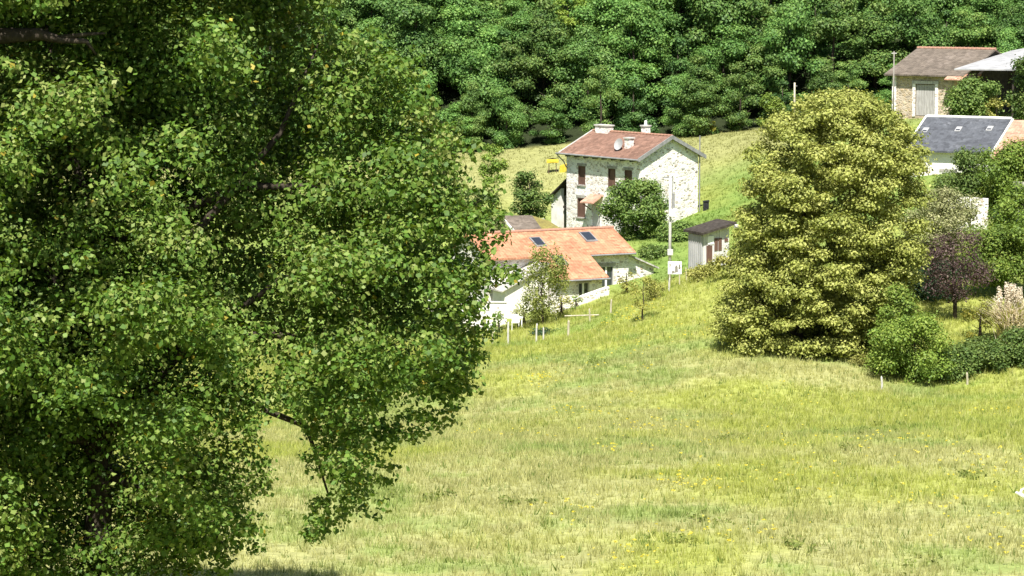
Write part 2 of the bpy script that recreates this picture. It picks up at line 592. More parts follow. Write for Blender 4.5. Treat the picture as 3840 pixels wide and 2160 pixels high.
STONE_MESHES = []
for k in range(7):
    rr = np.random.default_rng(100 + k)
    n = 8
    t = np.sort((np.arange(n) + rr.uniform(-.3, .3, n)) / n * 2 * math.pi)
    rad = rr.uniform(.72, 1.0, n)
    mb = MB()
    o_ = [(math.cos(q) * s_, math.sin(q) * s_ * .72, 0) for q, s_ in zip(t, rad)]
    i_ = [(p[0] * .8, p[1] * .8, .22) for p in o_]
    mb.add(o_ + i_, [tuple(range(n, 2 * n))] + [(i, (i + 1) % n, (i + 1) % n + n, i + n) for i in range(n)])
    me = mb.mesh('stone')
    me.materials.append(STONE)
    STONE_MESHES.append(me)
STONE_TINTS = [(.36, .29, .22), (.31, .27, .23), (.46, .39, .31), (.27, .25, .235), (.38, .365, .345), (.52, .47, .40), (.21, .19, .175), (.42, .33, .25)]


def stones(parent, count, w, h, to_local, rot, keep=None, size=(.08, .2), seed=1, tints=STONE_TINTS):
    """proud field stones in a wall w wide and h high; to_local(u, v) gives the place, rot the wall's facing"""
    rr = random.Random(seed)
    done, tries = [], 0
    while len(done) < count and tries < count * 40:
        tries += 1
        u, v, s = rr.uniform(.08, w - .08), rr.uniform(.08, h - .08), size[0] + (size[1] * 1.2 - size[0]) * rr.random() ** 1.6
        if keep and not keep(u, v): continue
        if any((u - a) ** 2 + ((v - b) * 1.3) ** 2 < ((s + c) * .9) ** 2 for a, b, c in done): continue
        done.append((u, v, s))
        o = link('stone', rr.choice(STONE_MESHES), None, parent, to_local(u, v))
        o.rotation_euler = rot
        o.scale = (s * rr.uniform(.8, 1.25), s * rr.uniform(.45, 1.0), .10)
        t = rr.choice(tints)
        o.color = (*t, 1)


def window(parent, x, z, w, h, y, kind='shutter', depth=.18):
    """opening in a wall whose outer face is at local y (facing -y); the dark reveal box is sunk in"""
    n = MB()
    n.box((x, y - .02, z), (x + .06, y + depth, z + h)).box((x + w - .06, y - .02, z), (x + w, y + depth, z + h))
    n.box((x + .06, y - .02, z + h - .06), (x + w - .06, y + depth, z + h))
    win = n.build('window', WOOD_BROWN if kind == 'shutter' else WOOD_GREY, parent)
    if kind == 'shutter':
        for i in range(2):
            x0 = x + .07 + i * (w - .14) / 2
            MB().box((x0, y + .09, z + .02), (x0 + (w - .14) / 2 - .015, y + .125, z + h - .07)).build('shutter', WOOD_BROWN, win)
    else:
        MB().box((x + .07, y + .11, z + .02), (x + w - .07, y + .13, z + h - .07)).build('pane', GLASS, win)
        MB().box((x + w / 2 - .06, y + .05, z + .02), (x + w / 2 + .06, y + .105, z + h - .07)).build('mullion', WHITEP, win)
    MB().box((x - .1, y - .09, z - .1), (x + w + .1, y + .05, z - .003)).build('sill', GREYSTONE, win)
    MB().box((x - .14, y - .035, z + h + .003), (x + w + .14, y + .06, z + h + .2)).build('lintel', GREYSTONE, win)
    return win


def wall_with_holes(mb, x0, x1, z0, z1, y, th, holes):
    """front wall slab (outer face at y, facing -y) cut by rectangular holes (x, z, w, h); outer bands butt end to end"""
    xs = sorted({x0, x1} | {q for h in holes for q in (h[0], h[0] + h[2])})
    zs = sorted({z0, z1} | {q for h in holes for q in (h[1], h[1] + h[3])})
    for i in range(len(xs) - 1):
        for j in range(len(zs) - 1):
            cx, cz = (xs[i] + xs[i + 1]) / 2, (zs[j] + zs[j + 1]) / 2
            if any(h[0] < cx < h[0] + h[2] and h[1] < cz < h[1] + h[3] for h in holes): continue
            X0, X1, Z0, Z1 = xs[i], xs[i + 1], zs[j], zs[j + 1]
            mb.add([(X0, y, Z0), (X1, y, Z0), (X1, y, Z1), (X0, y, Z1)], [(0, 1, 2, 3)])
    for h in holes:
        a, b, c, d = h[0], h[0] + h[2], h[1], h[1] + h[3]
        mb.add([(a, y, c), (b, y, c), (b, y, d), (a, y, d), (a, y + th, c), (b, y + th, c), (b, y + th, d), (a, y + th, d)],
               [(0, 3, 7, 4), (1, 5, 6, 2), (3, 2, 6, 7), (0, 4, 5, 1), (4, 7, 6, 5)])


# ---- main stone house: local x along the front from its far left end to the near right corner, y into the house
PHI = .9146
MH_A = np.array([math.cos(PHI), -math.sin(PHI), 0])       # along the front, towards the near corner
MH_B = np.array([math.sin(PHI), math.cos(PHI), 0])        # into the house
MH_C = np.array([9.354, 216, -14.875])                    # near front corner of the eaves
ML, MW, MRISE = 9.38, 6.75, 1.62
OV, VG = .5, .3                                          # eaves and verge overhang
org = MH_C - MH_A * (ML - VG) + MH_B * OV                  # far left front wall corner, at eaves height
house = frame_obj('stone_house', org, MH_A, 'two-storey white stone house with brown-red roof and brown shutters', 'house')
WL, WW = ML - 2 * VG, MW - 2 * OV
slope = MRISE / (MW / 2)
WT, WB = slope * OV - .03, -6.6                             # wall top at the face, bottom in the ground
g_ = lambda x, z, w, h: (x, z, w, h)
openings = [(1.45, -2.25, .85, 1.45), (5.05, -2.25, .85, 1.45), (7.0, -2.2, .85, 1.4), (1.35, -4.75, .95, 1.5), (3.1, -5.6, 1.0, 2.1)]
w = MB()
wall_with_holes(w, 0, WL, WB, WT, 0, .3, openings)
pk = WT + slope * WW / 2
for x, flip in ((0, 1), (WL, 0)):
    ring = [(x, 0, WB), (x, WW, WB), (x, WW, WT), (x, WW / 2, pk), (x, 0, WT)]
    w.add(ring, [tuple(range(5))[::-1] if flip else tuple(range(5))])
w.add([(0, WW, WB), (WL, WW, WB), (WL, WW, WT), (0, WW, WT)], [(1, 0, 3, 2)])
wall = w.build('wall', LIMEWASH, house)
for i, (x, z, ww, hh) in enumerate(openings[:4]):
    window(house, x, z, ww, hh, 0, 'shutter')
d = MB().box((3.1, .10, -5.6), (4.1, .16, -3.5)).build('door', WOOD_GREY, house)
MB().box((3.9, .06, -4.65), (3.95, .099, -4.5)).build('handle', BLACKP, d)
# roof: two thick slopes
rf = MB()
RT = .13
ex0, ex1 = -VG, WL + VG
yr, zr = WW / 2, slope * (WW / 2 + OV)
rf.slab([(ex0, -OV, .0 + RT), (ex1, -OV, .0 + RT), (ex1, yr, zr + RT), (ex0, yr, zr + RT)], RT)
rf.slab([(ex0, yr + .002, zr + RT), (ex1, yr + .002, zr + RT), (ex1, WW + OV, RT), (ex0, WW + OV, RT)], RT)
roof = rf.build('roof', ROOF_RED, house)
n_t = 24
RIDGE_TILE = MB().tube([(0, 0, 0), (.36, 0, .012)], [.10, .125], 8).mesh('ridge_tile')
RIDGE_TILE.materials.append(ROOF_PINK)
for i in range(n_t):
    o = link('ridge_tile', RIDGE_TILE, None, roof, (ex0 + i * (ex1 - ex0) / n_t, yr, zr + RT + .005))
    o.scale = (1.12, 1, .8)
MB().slab([(WL + VG + .001, -OV, RT + .05), (WL + VG + .09, -OV, RT + .05), (WL + VG + .09, yr, zr + RT + .05), (WL + VG + .001, yr, zr + RT + .05)], .3)\
    .slab([(WL + VG + .001, yr + .001, zr + RT + .05), (WL + VG + .09, yr + .001, zr + RT + .05), (WL + VG + .09, WW + OV, RT + .05), (WL + VG + .001, WW + OV, RT + .05)], .3)\
    .build('verge_board', ZINC, roof)
MB().slab([(ex0 - .09, -OV, RT + .06), (ex0 - .001, -OV, RT + .06), (ex0 - .001, yr, zr + RT + .06), (ex0 - .09, yr, zr + RT + .06)], .22).build('verge_board', CONCRETE, roof)
MB().tube([(ex0 - .3, -OV - .08, .07), (ex1 + .15, -OV - .08, .05)], .075, 8).build('gutter', ZINC, roof)
MB().tube([(ex0 - .2, -OV - .08, .0), (ex0 + .05, -.1, -.55), (.06, -.07, -1.0)], .045, 6).build('downpipe', ZINC, house)
MB().tube([(WL + .05, WW + .12, -4.2), (WL + .05, WW + .12, 1.65)], .05, 6).build('aerial_pole', ZINC, house)
for i in range(8):
    MB().box((.4 + i * 1.1, -OV + .02, -.13), (.5 + i * 1.1, -.002, -.012)).build('rafter_end', DARKWOOD, roof)

def chimney(parent, x, y, zb, w, d, h, pots=0, mat=LIMEWASH):
    c = MB().box((x, y, zb), (x + w, y + d, zb + h)).build('chimney', mat, parent)
    MB().box((x - .07, y - .07, zb + h + .002), (x + w + .07, y + d + .07, zb + h + .1)).build('chimney_cap', CONCRETE, c)
    for i in range(pots):
        px = x + w * (i + .5) / pots
        MB().tube([(px, y + d / 2, zb + h + .1), (px, y + d / 2, zb + h + .45)], [.12, .1], 8).build('chimney_pot', WHITEP, c)
    return c

chimney(roof, .35, yr - .35, zr - .2, 1.5, .6, .72)
chimney(roof, 4.4, yr + .9, zr - .6, .5, .5, 1.2, 1)
cm = chimney(roof, 6.05, .75, slope * 1.1, .5, .5, .95)
# satellite dish clamped to the small chimney
dm = MB()
ring, cen = 14, []
for j, (r_, dp) in enumerate(((0.0, -.10), (.18, -.085), (.34, -.03), (.42, .0))):
    for k in range(ring):
        t = 2 * math.pi * k / ring
        cen.append((r_ * math.cos(t), dp * -1, r_ * math.sin(t) * 1.1))
fs = [(j * ring + k, j * ring + (k + 1) % ring, (j + 1) * ring + (k + 1) % ring, (j + 1) * ring + k) for j in range(3) for k in range(ring)]
dm.add(cen, fs)
dish = dm.build('satellite_dish', METALW, roof, True)
dish.location = (5.72, .42, slope * .9 + .62)
dish.rotation_euler = (math.radians(-20), 0, math.radians(8))
MB().tube([(0, .1, 0), (.0, .32, -.25)], .03, 6).build('dish_arm', ZINC, dish)
# tiled canopy over the door
can = MB().slab([(2.95, -1.05, -3.42), (4.5, -1.05, -3.42), (4.5, .0, -2.85), (2.95, .0, -2.85)], .09).build('door_canopy', ROOF_PINK, house)
for x in (3.05, 4.4):
    MB().tube([(x, -.95, -3.5), (x, -.02, -4.1)], .04, 6).build('bracket', WOOD_BROWN, can)
MB().box((2.75, -1.1, -7.0), (4.6, -.003, -5.62)).build('door_step', GREYSTONE, house)
# stones
fk = lambda u, v: not any(h[0] - .28 < u < h[0] + h[2] + .28 and h[1] - .25 < v + WB < h[1] + h[3] + .32 for h in openings) and v + WB > -5.9
stones(house, 105, WL, WT - WB, lambda u, v: (u, 0, WB + v), (math.pi / 2, 0, 0), fk, (.045, .15), 11)
gk = lambda u, v: v + WB < WT - .1 + slope * (WW / 2 - abs(u - WW / 2)) and v + WB > -5.6
stones(house, 195, WW, pk - WB, lambda u, v: (WL, u, WB + v), (math.pi / 2, 0, math.pi / 2), gk, (.04, .15), 12)

# ---- lean-to on the far left end of the stone house
lean = frame_obj('lean_to', org, MH_A, 'open-fronted lean-to with dark roof against left end of stone house', 'lean-to')
LW = 2.9
MB().prism([(-LW, .8, -6.6), (-LW + 1.2, .8, -6.6), (-LW + 1.2, 1.1, -6.6), (-LW, 1.1, -6.6)], [-3.62, -2.78, -2.78, -3.62]).build('wall', RENDERW, lean)
MB().box((-LW, 3.2, -6.6), (-.01, 3.4, -2.6)).build('back_wall', GREYSTONE, lean)
MB().prism([(-LW, 1.102, -6.6), (-LW + .25, 1.102, -6.6), (-LW + .25, 3.19, -6.6), (-LW, 3.19, -6.6)], [-3.62, -3.45, -3.45, -3.62]).build('side_wall', RENDERW, lean)
MB().slab([(-LW - .35, .45, -3.72), (-.02, .45, -1.5), (-.02, 3.6, -1.5), (-LW - .35, 3.6, -3.72)], .12).build('roof', DARKWOOD, lean)
MB().box((-1.5, .85, -4.3), (-.02, 1.0, -4.12)).build('crossbeam', DARKWOOD, lean)

# ---- long low house: local x along the ridge from its far right end to the left, y from ridge towards the camera is -y -> use own axes
PL = .4413
LA = np.array([math.cos(PL), math.sin(PL), 0])            # along the ridge to the right (away)
LB = np.array([-math.sin(PL), math.cos(PL), 0])           # back
LR = np.array([6.619, 192, -17.652])                      # right end of the ridge
LLEN = 10.6
lorg = LR - LA * LLEN
low = frame_obj('long_house', lorg, LA, 'long low white house with bright orange tiled roof and skylights', 'house')
RUN, DROP, RUN2 = 3.33, 1.324, 2.79
sl = DROP / RUN
# x positions (from the left end): catslide between xa and xb
xb, xa = LLEN - 3.32, LLEN - 7.1
zt = .12
rf = MB()
rf.slab([(0, -RUN, -DROP), (xa, -RUN, -DROP), (xa, 0, 0), (0, 0, 0)], zt)
rf.slab([(xa + .001, -RUN - RUN2, -DROP - RUN2 * sl * 1.1), (xb, -RUN - RUN2, -DROP - RUN2 * sl * 1.1), (xb, -RUN, -DROP), (xb, 0, 0), (xa + .001, 0, 0), (xa + .001, -RUN, -DROP)], zt)
rf.slab([(xb + .001, -RUN, -DROP), (LLEN, -RUN, -DROP), (LLEN, 0, 0), (xb + .001, 0, 0)], zt)
rf.slab([(0, .002, 0), (LLEN, .002, 0), (LLEN, 3.4, -1.3), (0, 3.4, -1.3)], zt)
lroof = rf.build('roof', ROOF_ORANGE, low)
RT2 = MB().tube([(0, 0, 0), (.40, 0, .012)], [.11, .135], 8).mesh('ridge_tile')
RT2.materials.append(ROOF_PINK)
for i in range(32):
    o = link('ridge_tile', RT2, None, lroof, (i * LLEN / 32, 0, .01))
    o.scale = (1.1, 1, .85)
# verge and eaves trim
MB().slab([(LLEN + .002, -RUN, -DROP + .02), (LLEN + .07, -RUN, -DROP + .02), (LLEN + .07, 0, .02), (LLEN + .002, 0, .02)], .2).build('verge_tile', ROOF_ORANGE, lroof)
MB().tube([(xb + .05, -RUN - .07, -DROP - .1), (LLEN + .05, -RUN - .07, -DROP - .1)], .06, 8).build('gutter', ZINC, lroof)
y2, z2 = -RUN - RUN2, -DROP - RUN2 * sl * 1.1
MB().tube([(xa, y2 - .07, z2 - .1), (xb + .05, y2 - .07, z2 - .1)], .06, 8).build('gutter', ZINC, lroof)
# walls
w = MB()
fy, f2 = -RUN + .42, y2 + .42
gtop, gtop2 = -DROP + .42 * sl - zt - .02, z2 + .42 * sl - zt - .02
door = (LLEN - 2.4, -3.75, 1.05, 1.55)
wall_with_holes(w, xb - .3, LLEN - .25, -5.2, gtop, fy, .25, [door])
w.add([(LLEN - .25, fy, -5.2), (LLEN - .25, 3.0, -5.2), (LLEN - .25, 3.0, -1.35), (LLEN - .25, 0, -.14), (LLEN - .25, fy, gtop)], [(0, 1, 2, 3, 4)])
win2 = (LLEN - 5.35, -3.9, .8, 1.05)
wall_with_holes(w, xa + .3, xb - .3, -6.5, gtop2, f2, .25, [win2])
w.add([(xb - .3, f2, -6.5), (xb - .3, fy, -6.5), (xb - .3, fy, gtop), (xb - .3, f2, gtop2)], [(0, 1, 2, 3)])
w.add([(xa + .3, f2, -6.5), (xa + .3, fy, -6.5), (xa + .3, fy, gtop), (xa + .3, f2, gtop2)], [(3, 2, 1, 0)])
w.add([(.25, fy, -6.5), (xa + .3, fy, -6.5), (xa + .3, fy, gtop), (.25, fy, gtop)], [(0, 1, 2, 3)])
w.add([(.25, fy, -6.5), (.25, 3.0, -6.5), (.25, 3.0, -1.35), (.25, 0, -.14), (.25, fy, gtop)], [(4, 3, 2, 1, 0)])
w.add([(.25, 3, -6.5), (LLEN - .25, 3, -6.5), (LLEN - .25, 3, -1.35), (.25, 3, -1.35)], [(1, 0, 3, 2)])
w.build('wall', LIMEWASH, low)
window(low, *door[:2], door[2], door[3], fy, 'glass')
window(low, *win2[:2], win2[2], win2[3], f2, 'glass')
# skylights lying on the slope
def skylight(parent, x, y, w_, l_, s_):
    z = lambda yy: yy * s_
    fr = MB().slab([(x, y, z(y) + .09), (x + w_, y, z(y) + .09), (x + w_, y + l_, z(y + l_) + .09), (x, y + l_, z(y + l_) + .09)], .08).build('skylight', ZINC, parent)
    e = .09
    MB().slab([(x + e, y + e, z(y + e) + .103), (x + w_ - e, y + e, z(y + e) + .103), (x + w_ - e, y + l_ - e, z(y + l_ - e) + .103), (x + e, y + l_ - e, z(y + l_ - e) + .103)], .01).build('pane', GLASS, fr)
skylight(lroof, LLEN - 6.55, -2.1, .78, 1.15, sl)
skylight(lroof, LLEN - 2.75, -1.75, .85, 1.2, sl)
skylight(lroof, LLEN - 6.2, -4.5, .8, 1.1, sl * 1.02)
lk = lambda u, v: not (door[0] - .2 < u + xb - .3 < door[0] + door[2] + .2 and v > .9)
stones(low, 34, 2.9, 2.0, lambda u, v: (xb - .3 + u, fy, -3.95 + v), (math.pi / 2, 0, 0), lambda u, v: not (door[0] - .25 < xb - .3 + u < door[0] + door[2] + .25), (.05, .14), 21)
stones(low, 22, 3.1, 1.7, lambda u, v: (xa + .4 + u, f2, -4.9 + v), (math.pi / 2, 0, 0), lambda u, v: not (win2[0] - .25 < xa + .4 + u < win2[0] + win2[2] + .25), (.05, .13), 22)

# right wing with grey roof sloping down to the right
wing = frame_obj('side_wing', lorg, LA, 'low white stone wing with grey slate roof at right end of long house', 'outbuilding')
x0, x1 = LLEN - .2, LLEN + 1.75
MB().prism([(x0, fy + .25, -5.6), (x1, fy + .25, -5.6), (x1, 2.2, -5.6), (x0, 2.2, -5.6)], [-1.62, -2.45, -2.45, -1.62]).build('wall', LIMEWASH, wing)
MB().slab([(x0, fy - .05, -1.5), (x1 + .25, fy - .05, -2.46), (x1 + .25, 2.4, -2.46), (x0, 2.4, -1.5)], .1).build('roof', ROOF_GREY, wing)
stones(wing, 30, 1.9, 1.9, lambda u, v: (x0 + u, fy + .25, -4.3 + v), (math.pi / 2, 0, 0), lambda u, v: -4.3 + v < -1.75 - u * .43, (.05, .13), 23)
# left annex, gable wall towards the camera, roof falling to the left
annex = frame_obj('front_annex', lorg, LA, 'white annex with grey stone roof in front of long house, below its orange eaves', 'outbuilding')
ax1, ax0 = xa + .1, xa - 3.0
MB().prism([(ax0, fy - 1.9, -7.2), (ax1 - .02, fy - 1.9, -7.2), (ax1 - .02, fy - .01, -7.2), (ax0, fy - .01, -7.2)], [-3.2, -1.72, -1.72, -3.2]).build('wall', RENDERW, annex)
MB().slab([(ax0 - .3, fy - 2.15, -3.2), (ax1 - .02, fy - 2.15, -1.58), (ax1 - .02, fy - .015, -1.58), (ax0 - .3, fy - .015, -3.2)], .1).build('roof', ROOF_GREY, annex)

# small outhouse behind, brown roof
P0 = at(1935, 872, 204)
oh = frame_obj('outhouse', P0, np.array([math.cos(.1), math.sin(.1), 0]), 'small outhouse with dull brown tiled roof behind the long house', 'outbuilding')
MB().prism([(.2, .2, -2.6), (2.3, .2, -2.6), (2.3, 2.6, -2.6), (.2, 2.6, -2.6)], [-.05, -.05, .75, .75]).build('wall', GREYSTONE, oh)
MB().slab([(0, 0, .02), (2.0, 0, .02), (1.45, 3, .95), (-.75, 3, .95)], .1).build('roof', ROOF_BROWN, oh)
MB().slab([(2.01, 0, .0), (3.6, -.1, -.02), (2.6, 2.2, .6), (1.47, 3, .93)], .1).build('mossy_roof', MOSS, oh)
MB().slab([(-.12, 0, .06), (-.01, 0, .06), (-.76, 3, 1.0), (-.87, 3, 1.0)], .12).build('verge_board', WHITEP, oh)

# ---- barn with weathered roof, top right
PB = .58
BA, BB = np.array([math.cos(PB), -math.sin(PB), 0]), np.array([math.sin(PB), math.cos(PB), 0])
bo = at(3315, 282, 236)
barn = frame_obj('stone_barn', bo, BA, 'tan stone barn with weathered brown tiled roof and grey plank door', 'barn')
BL, BW, BR = 7.0, 12.4, 1.95
bs_ = BR / (BW / 2)
rf = MB()
rf.slab([(0, 0, .1), (BL, 0, .1), (BL, BW / 2, BR + .1), (0, BW / 2, BR + .1)], .12)
rf.slab([(0, BW / 2 + .002, BR + .1), (BL, BW / 2 + .002, BR + .1), (BL, BW, .1), (0, BW, .1)], .12)
broof = rf.build('roof', ROOF_BROWN, barn)
for i in range(18):
    o = link('ridge_tile', RT2, None, broof, (i * BL / 18, BW / 2, BR + .11))
w = MB()
bd = (2.55, -3.25, 1.75, 2.6)
wall_with_holes(w, .55, BL - .3, -4.2, bs_ * .6 - .04, .6, .2, [bd])
for x in (.55, BL - .3):
    w.add([(x, .6, -4.2), (x, BW - .6, -4.2), (x, BW - .6, bs_ * .6), (x, BW / 2, BR - .04), (x, .6, bs_ * .6 - .04)], [(0, 1, 2, 3, 4) if x > 1 else (4, 3, 2, 1, 0)])
w.build('wall', STONEW, barn)
bdoor = empty('door'); bdoor.parent = barn
for i in range(7):
    x = bd[0] + .04 + i * .24
    MB().box((x, .66, -3.2), (x + .225, .72, -.72)).build('plank', DOOR_GREY, bdoor)
MB().box((bd[0] - .25, .52, -3.3), (bd[0] - .002, .7, -.65)).build('door_jamb', LIMEWASH, barn)
MB().box((bd[0] + bd[2] + .002, .52, -3.3), (bd[0] + bd[2] + .25, .7, -.65)).build('door_jamb', LIMEWASH, barn)
MB().box((.5, .5, -4.2), (.85, .599, .1)).build('quoin', LIMEWASH, barn)
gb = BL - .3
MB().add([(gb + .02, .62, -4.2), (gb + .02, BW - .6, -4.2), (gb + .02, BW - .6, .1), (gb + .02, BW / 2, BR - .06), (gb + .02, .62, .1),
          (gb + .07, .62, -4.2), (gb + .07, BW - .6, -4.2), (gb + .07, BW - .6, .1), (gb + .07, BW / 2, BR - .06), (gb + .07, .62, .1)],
         [(9, 8, 7, 6, 5)[::-1], (0, 4, 9, 5), (4, 3, 8, 9), (3, 2, 7, 8)]).build('gable_shade_sheet', DARKWOOD, barn)  # added dark sheet: the hangar roof's shade on the gable, put in as colour
MB().box((bd[0] - .3, .5, -.648), (bd[0] + bd[2] + .3, .7, -.4)).build('door_lintel', WOOD_GREY, barn)
stones(barn, 80, 5.6, 3.6, lambda u, v: (.8 + u, .6, -3.6 + v), (math.pi / 2, 0, 0), lambda u, v: not (bd[0] - .4 < u + .8 < bd[0] + bd[2] + .4), (.07, .2), 31,
       [(.44, .34, .22), (.36, .28, .18), (.50, .42, .30), (.28, .22, .16), (.46, .41, .34)])
MB().slab([(5.6, -.6, -.16), (8.3, -.6, -.16), (8.3, .55, .24), (5.6, .55, .24)], .08).build('tiled_awning', ROOF_PINK, barn)
# open metal hangar beside the barn
hang = empty('hay_hangar', at(3700, 445, 233), 'open hangar with pale sheet metal roof beside the stone barn', 'hangar')
hb = np.array(hang.location)
pts = [at(3578, 258, 229), at(3960, 262, 226), at(4000, 150, 241), at(3790, 190, 241)]
MB().slab([tuple(p - hb) for p in pts], .1).build('roof', METALW, hang)
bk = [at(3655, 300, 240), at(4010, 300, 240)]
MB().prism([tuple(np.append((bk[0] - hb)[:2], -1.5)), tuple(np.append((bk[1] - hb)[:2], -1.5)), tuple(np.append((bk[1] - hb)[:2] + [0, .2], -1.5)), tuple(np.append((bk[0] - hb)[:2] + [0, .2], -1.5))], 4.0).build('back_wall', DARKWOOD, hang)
for px in (3662, 3800, 3940):
    p = at(px, 262, 229.5 if px < 3700 else 228) - hb
    MB().tube([(p[0], p[1], -1.5), (p[0], p[1], p[2] - .05)], .09, 6).build('post', DARKWOOD, hang)

# ---- slate house, right
PS = .5
SA, SB = np.array([math.cos(PS), -math.sin(PS), 0]), np.array([math.sin(PS), math.cos(PS), 0])
so = at(3392, 567, 205)
slate = frame_obj('slate_house', so, SA, 'house with dark blue-grey slate roof and small white skylights', 'house')
SL_, SW, SR = 6.35, 8.8, 2.15
ss = SR / (SW / 2)
rf = MB()
rf.slab([(0, 0, .1), (SL_, 0, .1), (SL_, SW / 2, SR + .1), (0, SW / 2, SR + .1)], .12)
rf.slab([(0, SW / 2 + .002, SR + .1), (SL_, SW / 2 + .002, SR + .1), (SL_, SW, .1), (0, SW, .1)], .12)
sroof = rf.build('roof', SLATE, slate)
MB().tube([(-.02, SW / 2, SR + .12), (SL_, SW / 2, SR + .12)], .1, 8).build('ridge_cap', WHITEP, sroof)
MB().slab([(-.12, 1.6, ss * 1.6 + .16), (-.002, 1.6, ss * 1.6 + .16), (-.002, SW / 2, SR + .16), (-.12, SW / 2, SR + .16)], .2).build('verge_flashing', WHITEP, sroof)
for x, y in ((.35, 2.3), (2.75, 2.55), (5.0, 2.75)):
    z = lambda yy: ss * yy + .1
    f = MB().slab([(x, y, z(y) + .06), (x + .42, y, z(y) + .06), (x + .42, y + .55, z(y + .55) + .06), (x, y + .55, z(y + .55) + .06)], .05).build('skylight', METALW, sroof)
    MB().slab([(x + .06, y + .06, z(y + .06) + .072), (x + .36, y + .06, z(y + .06) + .072), (x + .36, y + .2, z(y + .2) + .072), (x + .06, y + .2, z(y + .2) + .072)], .01).build('pane', GLASS, f)
w = MB()
swin = [(2.6, -2.7, .9, 1.3), (4.6, -2.7, .9, 1.3)]
wall_with_holes(w, .35, SL_ + .0, -5.5, ss * .45 - .03, .45, .2, swin)
w.add([(.35, .45, -5.5), (.35, SW - .45, -5.5), (.35, SW - .45, ss * .45), (.35, SW / 2, SR - .04), (.35, .45, ss * .45 - .03)], [(4, 3, 2, 1, 0)])
w.build('wall', RENDERW, slate)
for q in swin: window(slate, *q, .45, 'glass')
stones(slate, 20, 1.9, 3.0, lambda u, v: (.5 + u, .45, -3.6 + v), (math.pi / 2, 0, 0), None, (.06, .15), 41, [(.6, .48, .34), (.52, .4, .28), (.66, .56, .44)])
# neighbour with pale tiles
to = so + SA * (SL_ + .05)
tiled = frame_obj('tiled_house', to, SA, 'house with pale pink tiled roof adjoining the slate house', 'house')
rf = MB()
rf.slab([(0, -.6, -.3), (8, -.6, -.3), (8, SW / 2, SR + .02), (0, SW / 2, SR + .02)], .12)
rf.slab([(0, SW / 2 + .002, SR + .02), (8, SW / 2 + .002, SR + .02), (8, SW, 0), (0, SW, 0)], .12)
troof = rf.build('roof', ROOF_PINK, tiled)
MB().slab([(-.04, -.6, -.24), (.1, -.6, -.24), (.1, SW / 2, SR + .1), (-.04, SW / 2, SR + .1)], .05).build('verge_tile', RENDERW, troof)
w = MB()
twin = [(1.0, -3.0, .9, 1.9), (3.4, -3.0, .9, 1.9)]
wall_with_holes(w, .05, 7.8, -6, -.2, .1, .2, twin)
w.add([(7.8, .1, -6), (7.8, SW - .3, -6), (7.8, SW - .3, 0), (7.8, SW / 2, SR - .15), (7.8, .1, -.2)], [(0, 1, 2, 3, 4)])
w.build('wall', RENDERW, tiled)
for q in twin: window(tiled, *q, .1, 'glass')

# sunlit garden walls seen through the shrubs on the right
def low_wall(px0, py0, px1, py1, Y0, Y1, h, th, label, mat=RENDERW, name='garden_wall', n_st=0):
    a, b = at(px0, py0, Y0), at(px1, py1, Y1)
    dvec = b - a
    Ln = math.hypot(dvec[0], dvec[1])
    o = frame_obj(name, (a[0], a[1], a[2]), np.array([dvec[0], dvec[1]]) / Ln, label, 'wall')
    o['kind'] = 'thing'
    dz = dvec[2]
    MB().prism([(0, 0, -1.2), (Ln, 0, dz - 1.2), (Ln, th, dz - 1.2), (0, th, -1.2)], [h, dz + h, dz + h, h]).build('wall_body', mat, o)
    if mat is RENDERW: MB().prism([(-.04, -.05, h + .003), (Ln + .04, -.05, dz + h + .003), (Ln + .04, th + .05, dz + h + .003), (-.04, th + .05, h + .003)], [h + .07, dz + h + .07, dz + h + .07, h + .07]).build('coping', CONCRETE, o)
    if n_st:
        stones(o, n_st, Ln, h, lambda u, v: (u, 0, v + dz * u / Ln), (math.pi / 2, 0, 0), None, (.05, .13), 77 + n_st)
    return o
low_wall(3555, 805, 3705, 815, 187, 186.5, 1.2, .3, 'tall pale stone garden wall piece below the slate house', LIMEWASH, n_st=10)
low_wall(3795, 790, 3990, 800, 188, 188, 1.9, .3, 'grey stone garden wall behind shrubs at right edge', GREYSTONE)
low_wall(3690, 925, 3740, 926, 180, 180, .55, .25, 'short white wall stub among shrubs right of the purple tree')
# whitewashed retaining wall along the front of the long house
low_wall(2075, 1165, 2285, 1090, 181, 183.5, .25, .35, 'whitewashed retaining wall sloping along front of long house', LIMEWASH, 'retaining_wall', 12)
low_wall(1600, 1200, 1900, 1205, 180.5, 180.5, 1.15, .3, 'white terrace wall behind the big tree, left of long house', RENDERW, 'terrace_wall', 14)

# ---- small shed
PSh = .42
sa, sb = np.array([math.cos(PSh), math.sin(PSh), 0]), np.array([-math.sin(PSh), math.cos(PSh), 0])
sp = at(2637, 1012, 184)
shed = frame_obj('garden_shed', sp, sa, 'small white shed with dark flat roof and brown shutters in grass', 'shed')
MB().prism([(0, 0, -.5), (1.85, 0, -.5), (1.85, 1.9, -.5), (0, 1.9, -.5)], [2.3, 2.75, 2.75, 2.3]).build('wall', RENDERW, shed)
cs = empty('sheet_cladding'); cs.parent = shed
for i in range(7):
    MB().tube([(-.035, .12 + i * .27, -.1), (-.035, .12 + i * .27, 2.2)], .12, 6).build('panel', METALW, cs)
MB().slab([(-.3, -.45, 2.42), (2.15, -.45, 3.02), (2.15, 2.2, 3.02), (-.3, 2.2, 2.42)], .15).build('roof', DARKWOOD, shed)
for i in range(8):
    MB().box((.005 + i * .23, -.012 - .008 * (i % 3), -.3), (.005 + i * .23 + .215, -.001, 2.3 + .055 * i)).build('plank', WOOD_PALE, shed)
MB().box((.2, -.06, .45), (.62, -.03, 1.55)).build('door', WOOD_BROWN, shed)
MB().box((.3, -.06, 1.62), (.72, -.03, 2.15)).build('window', WHITEP, shed)
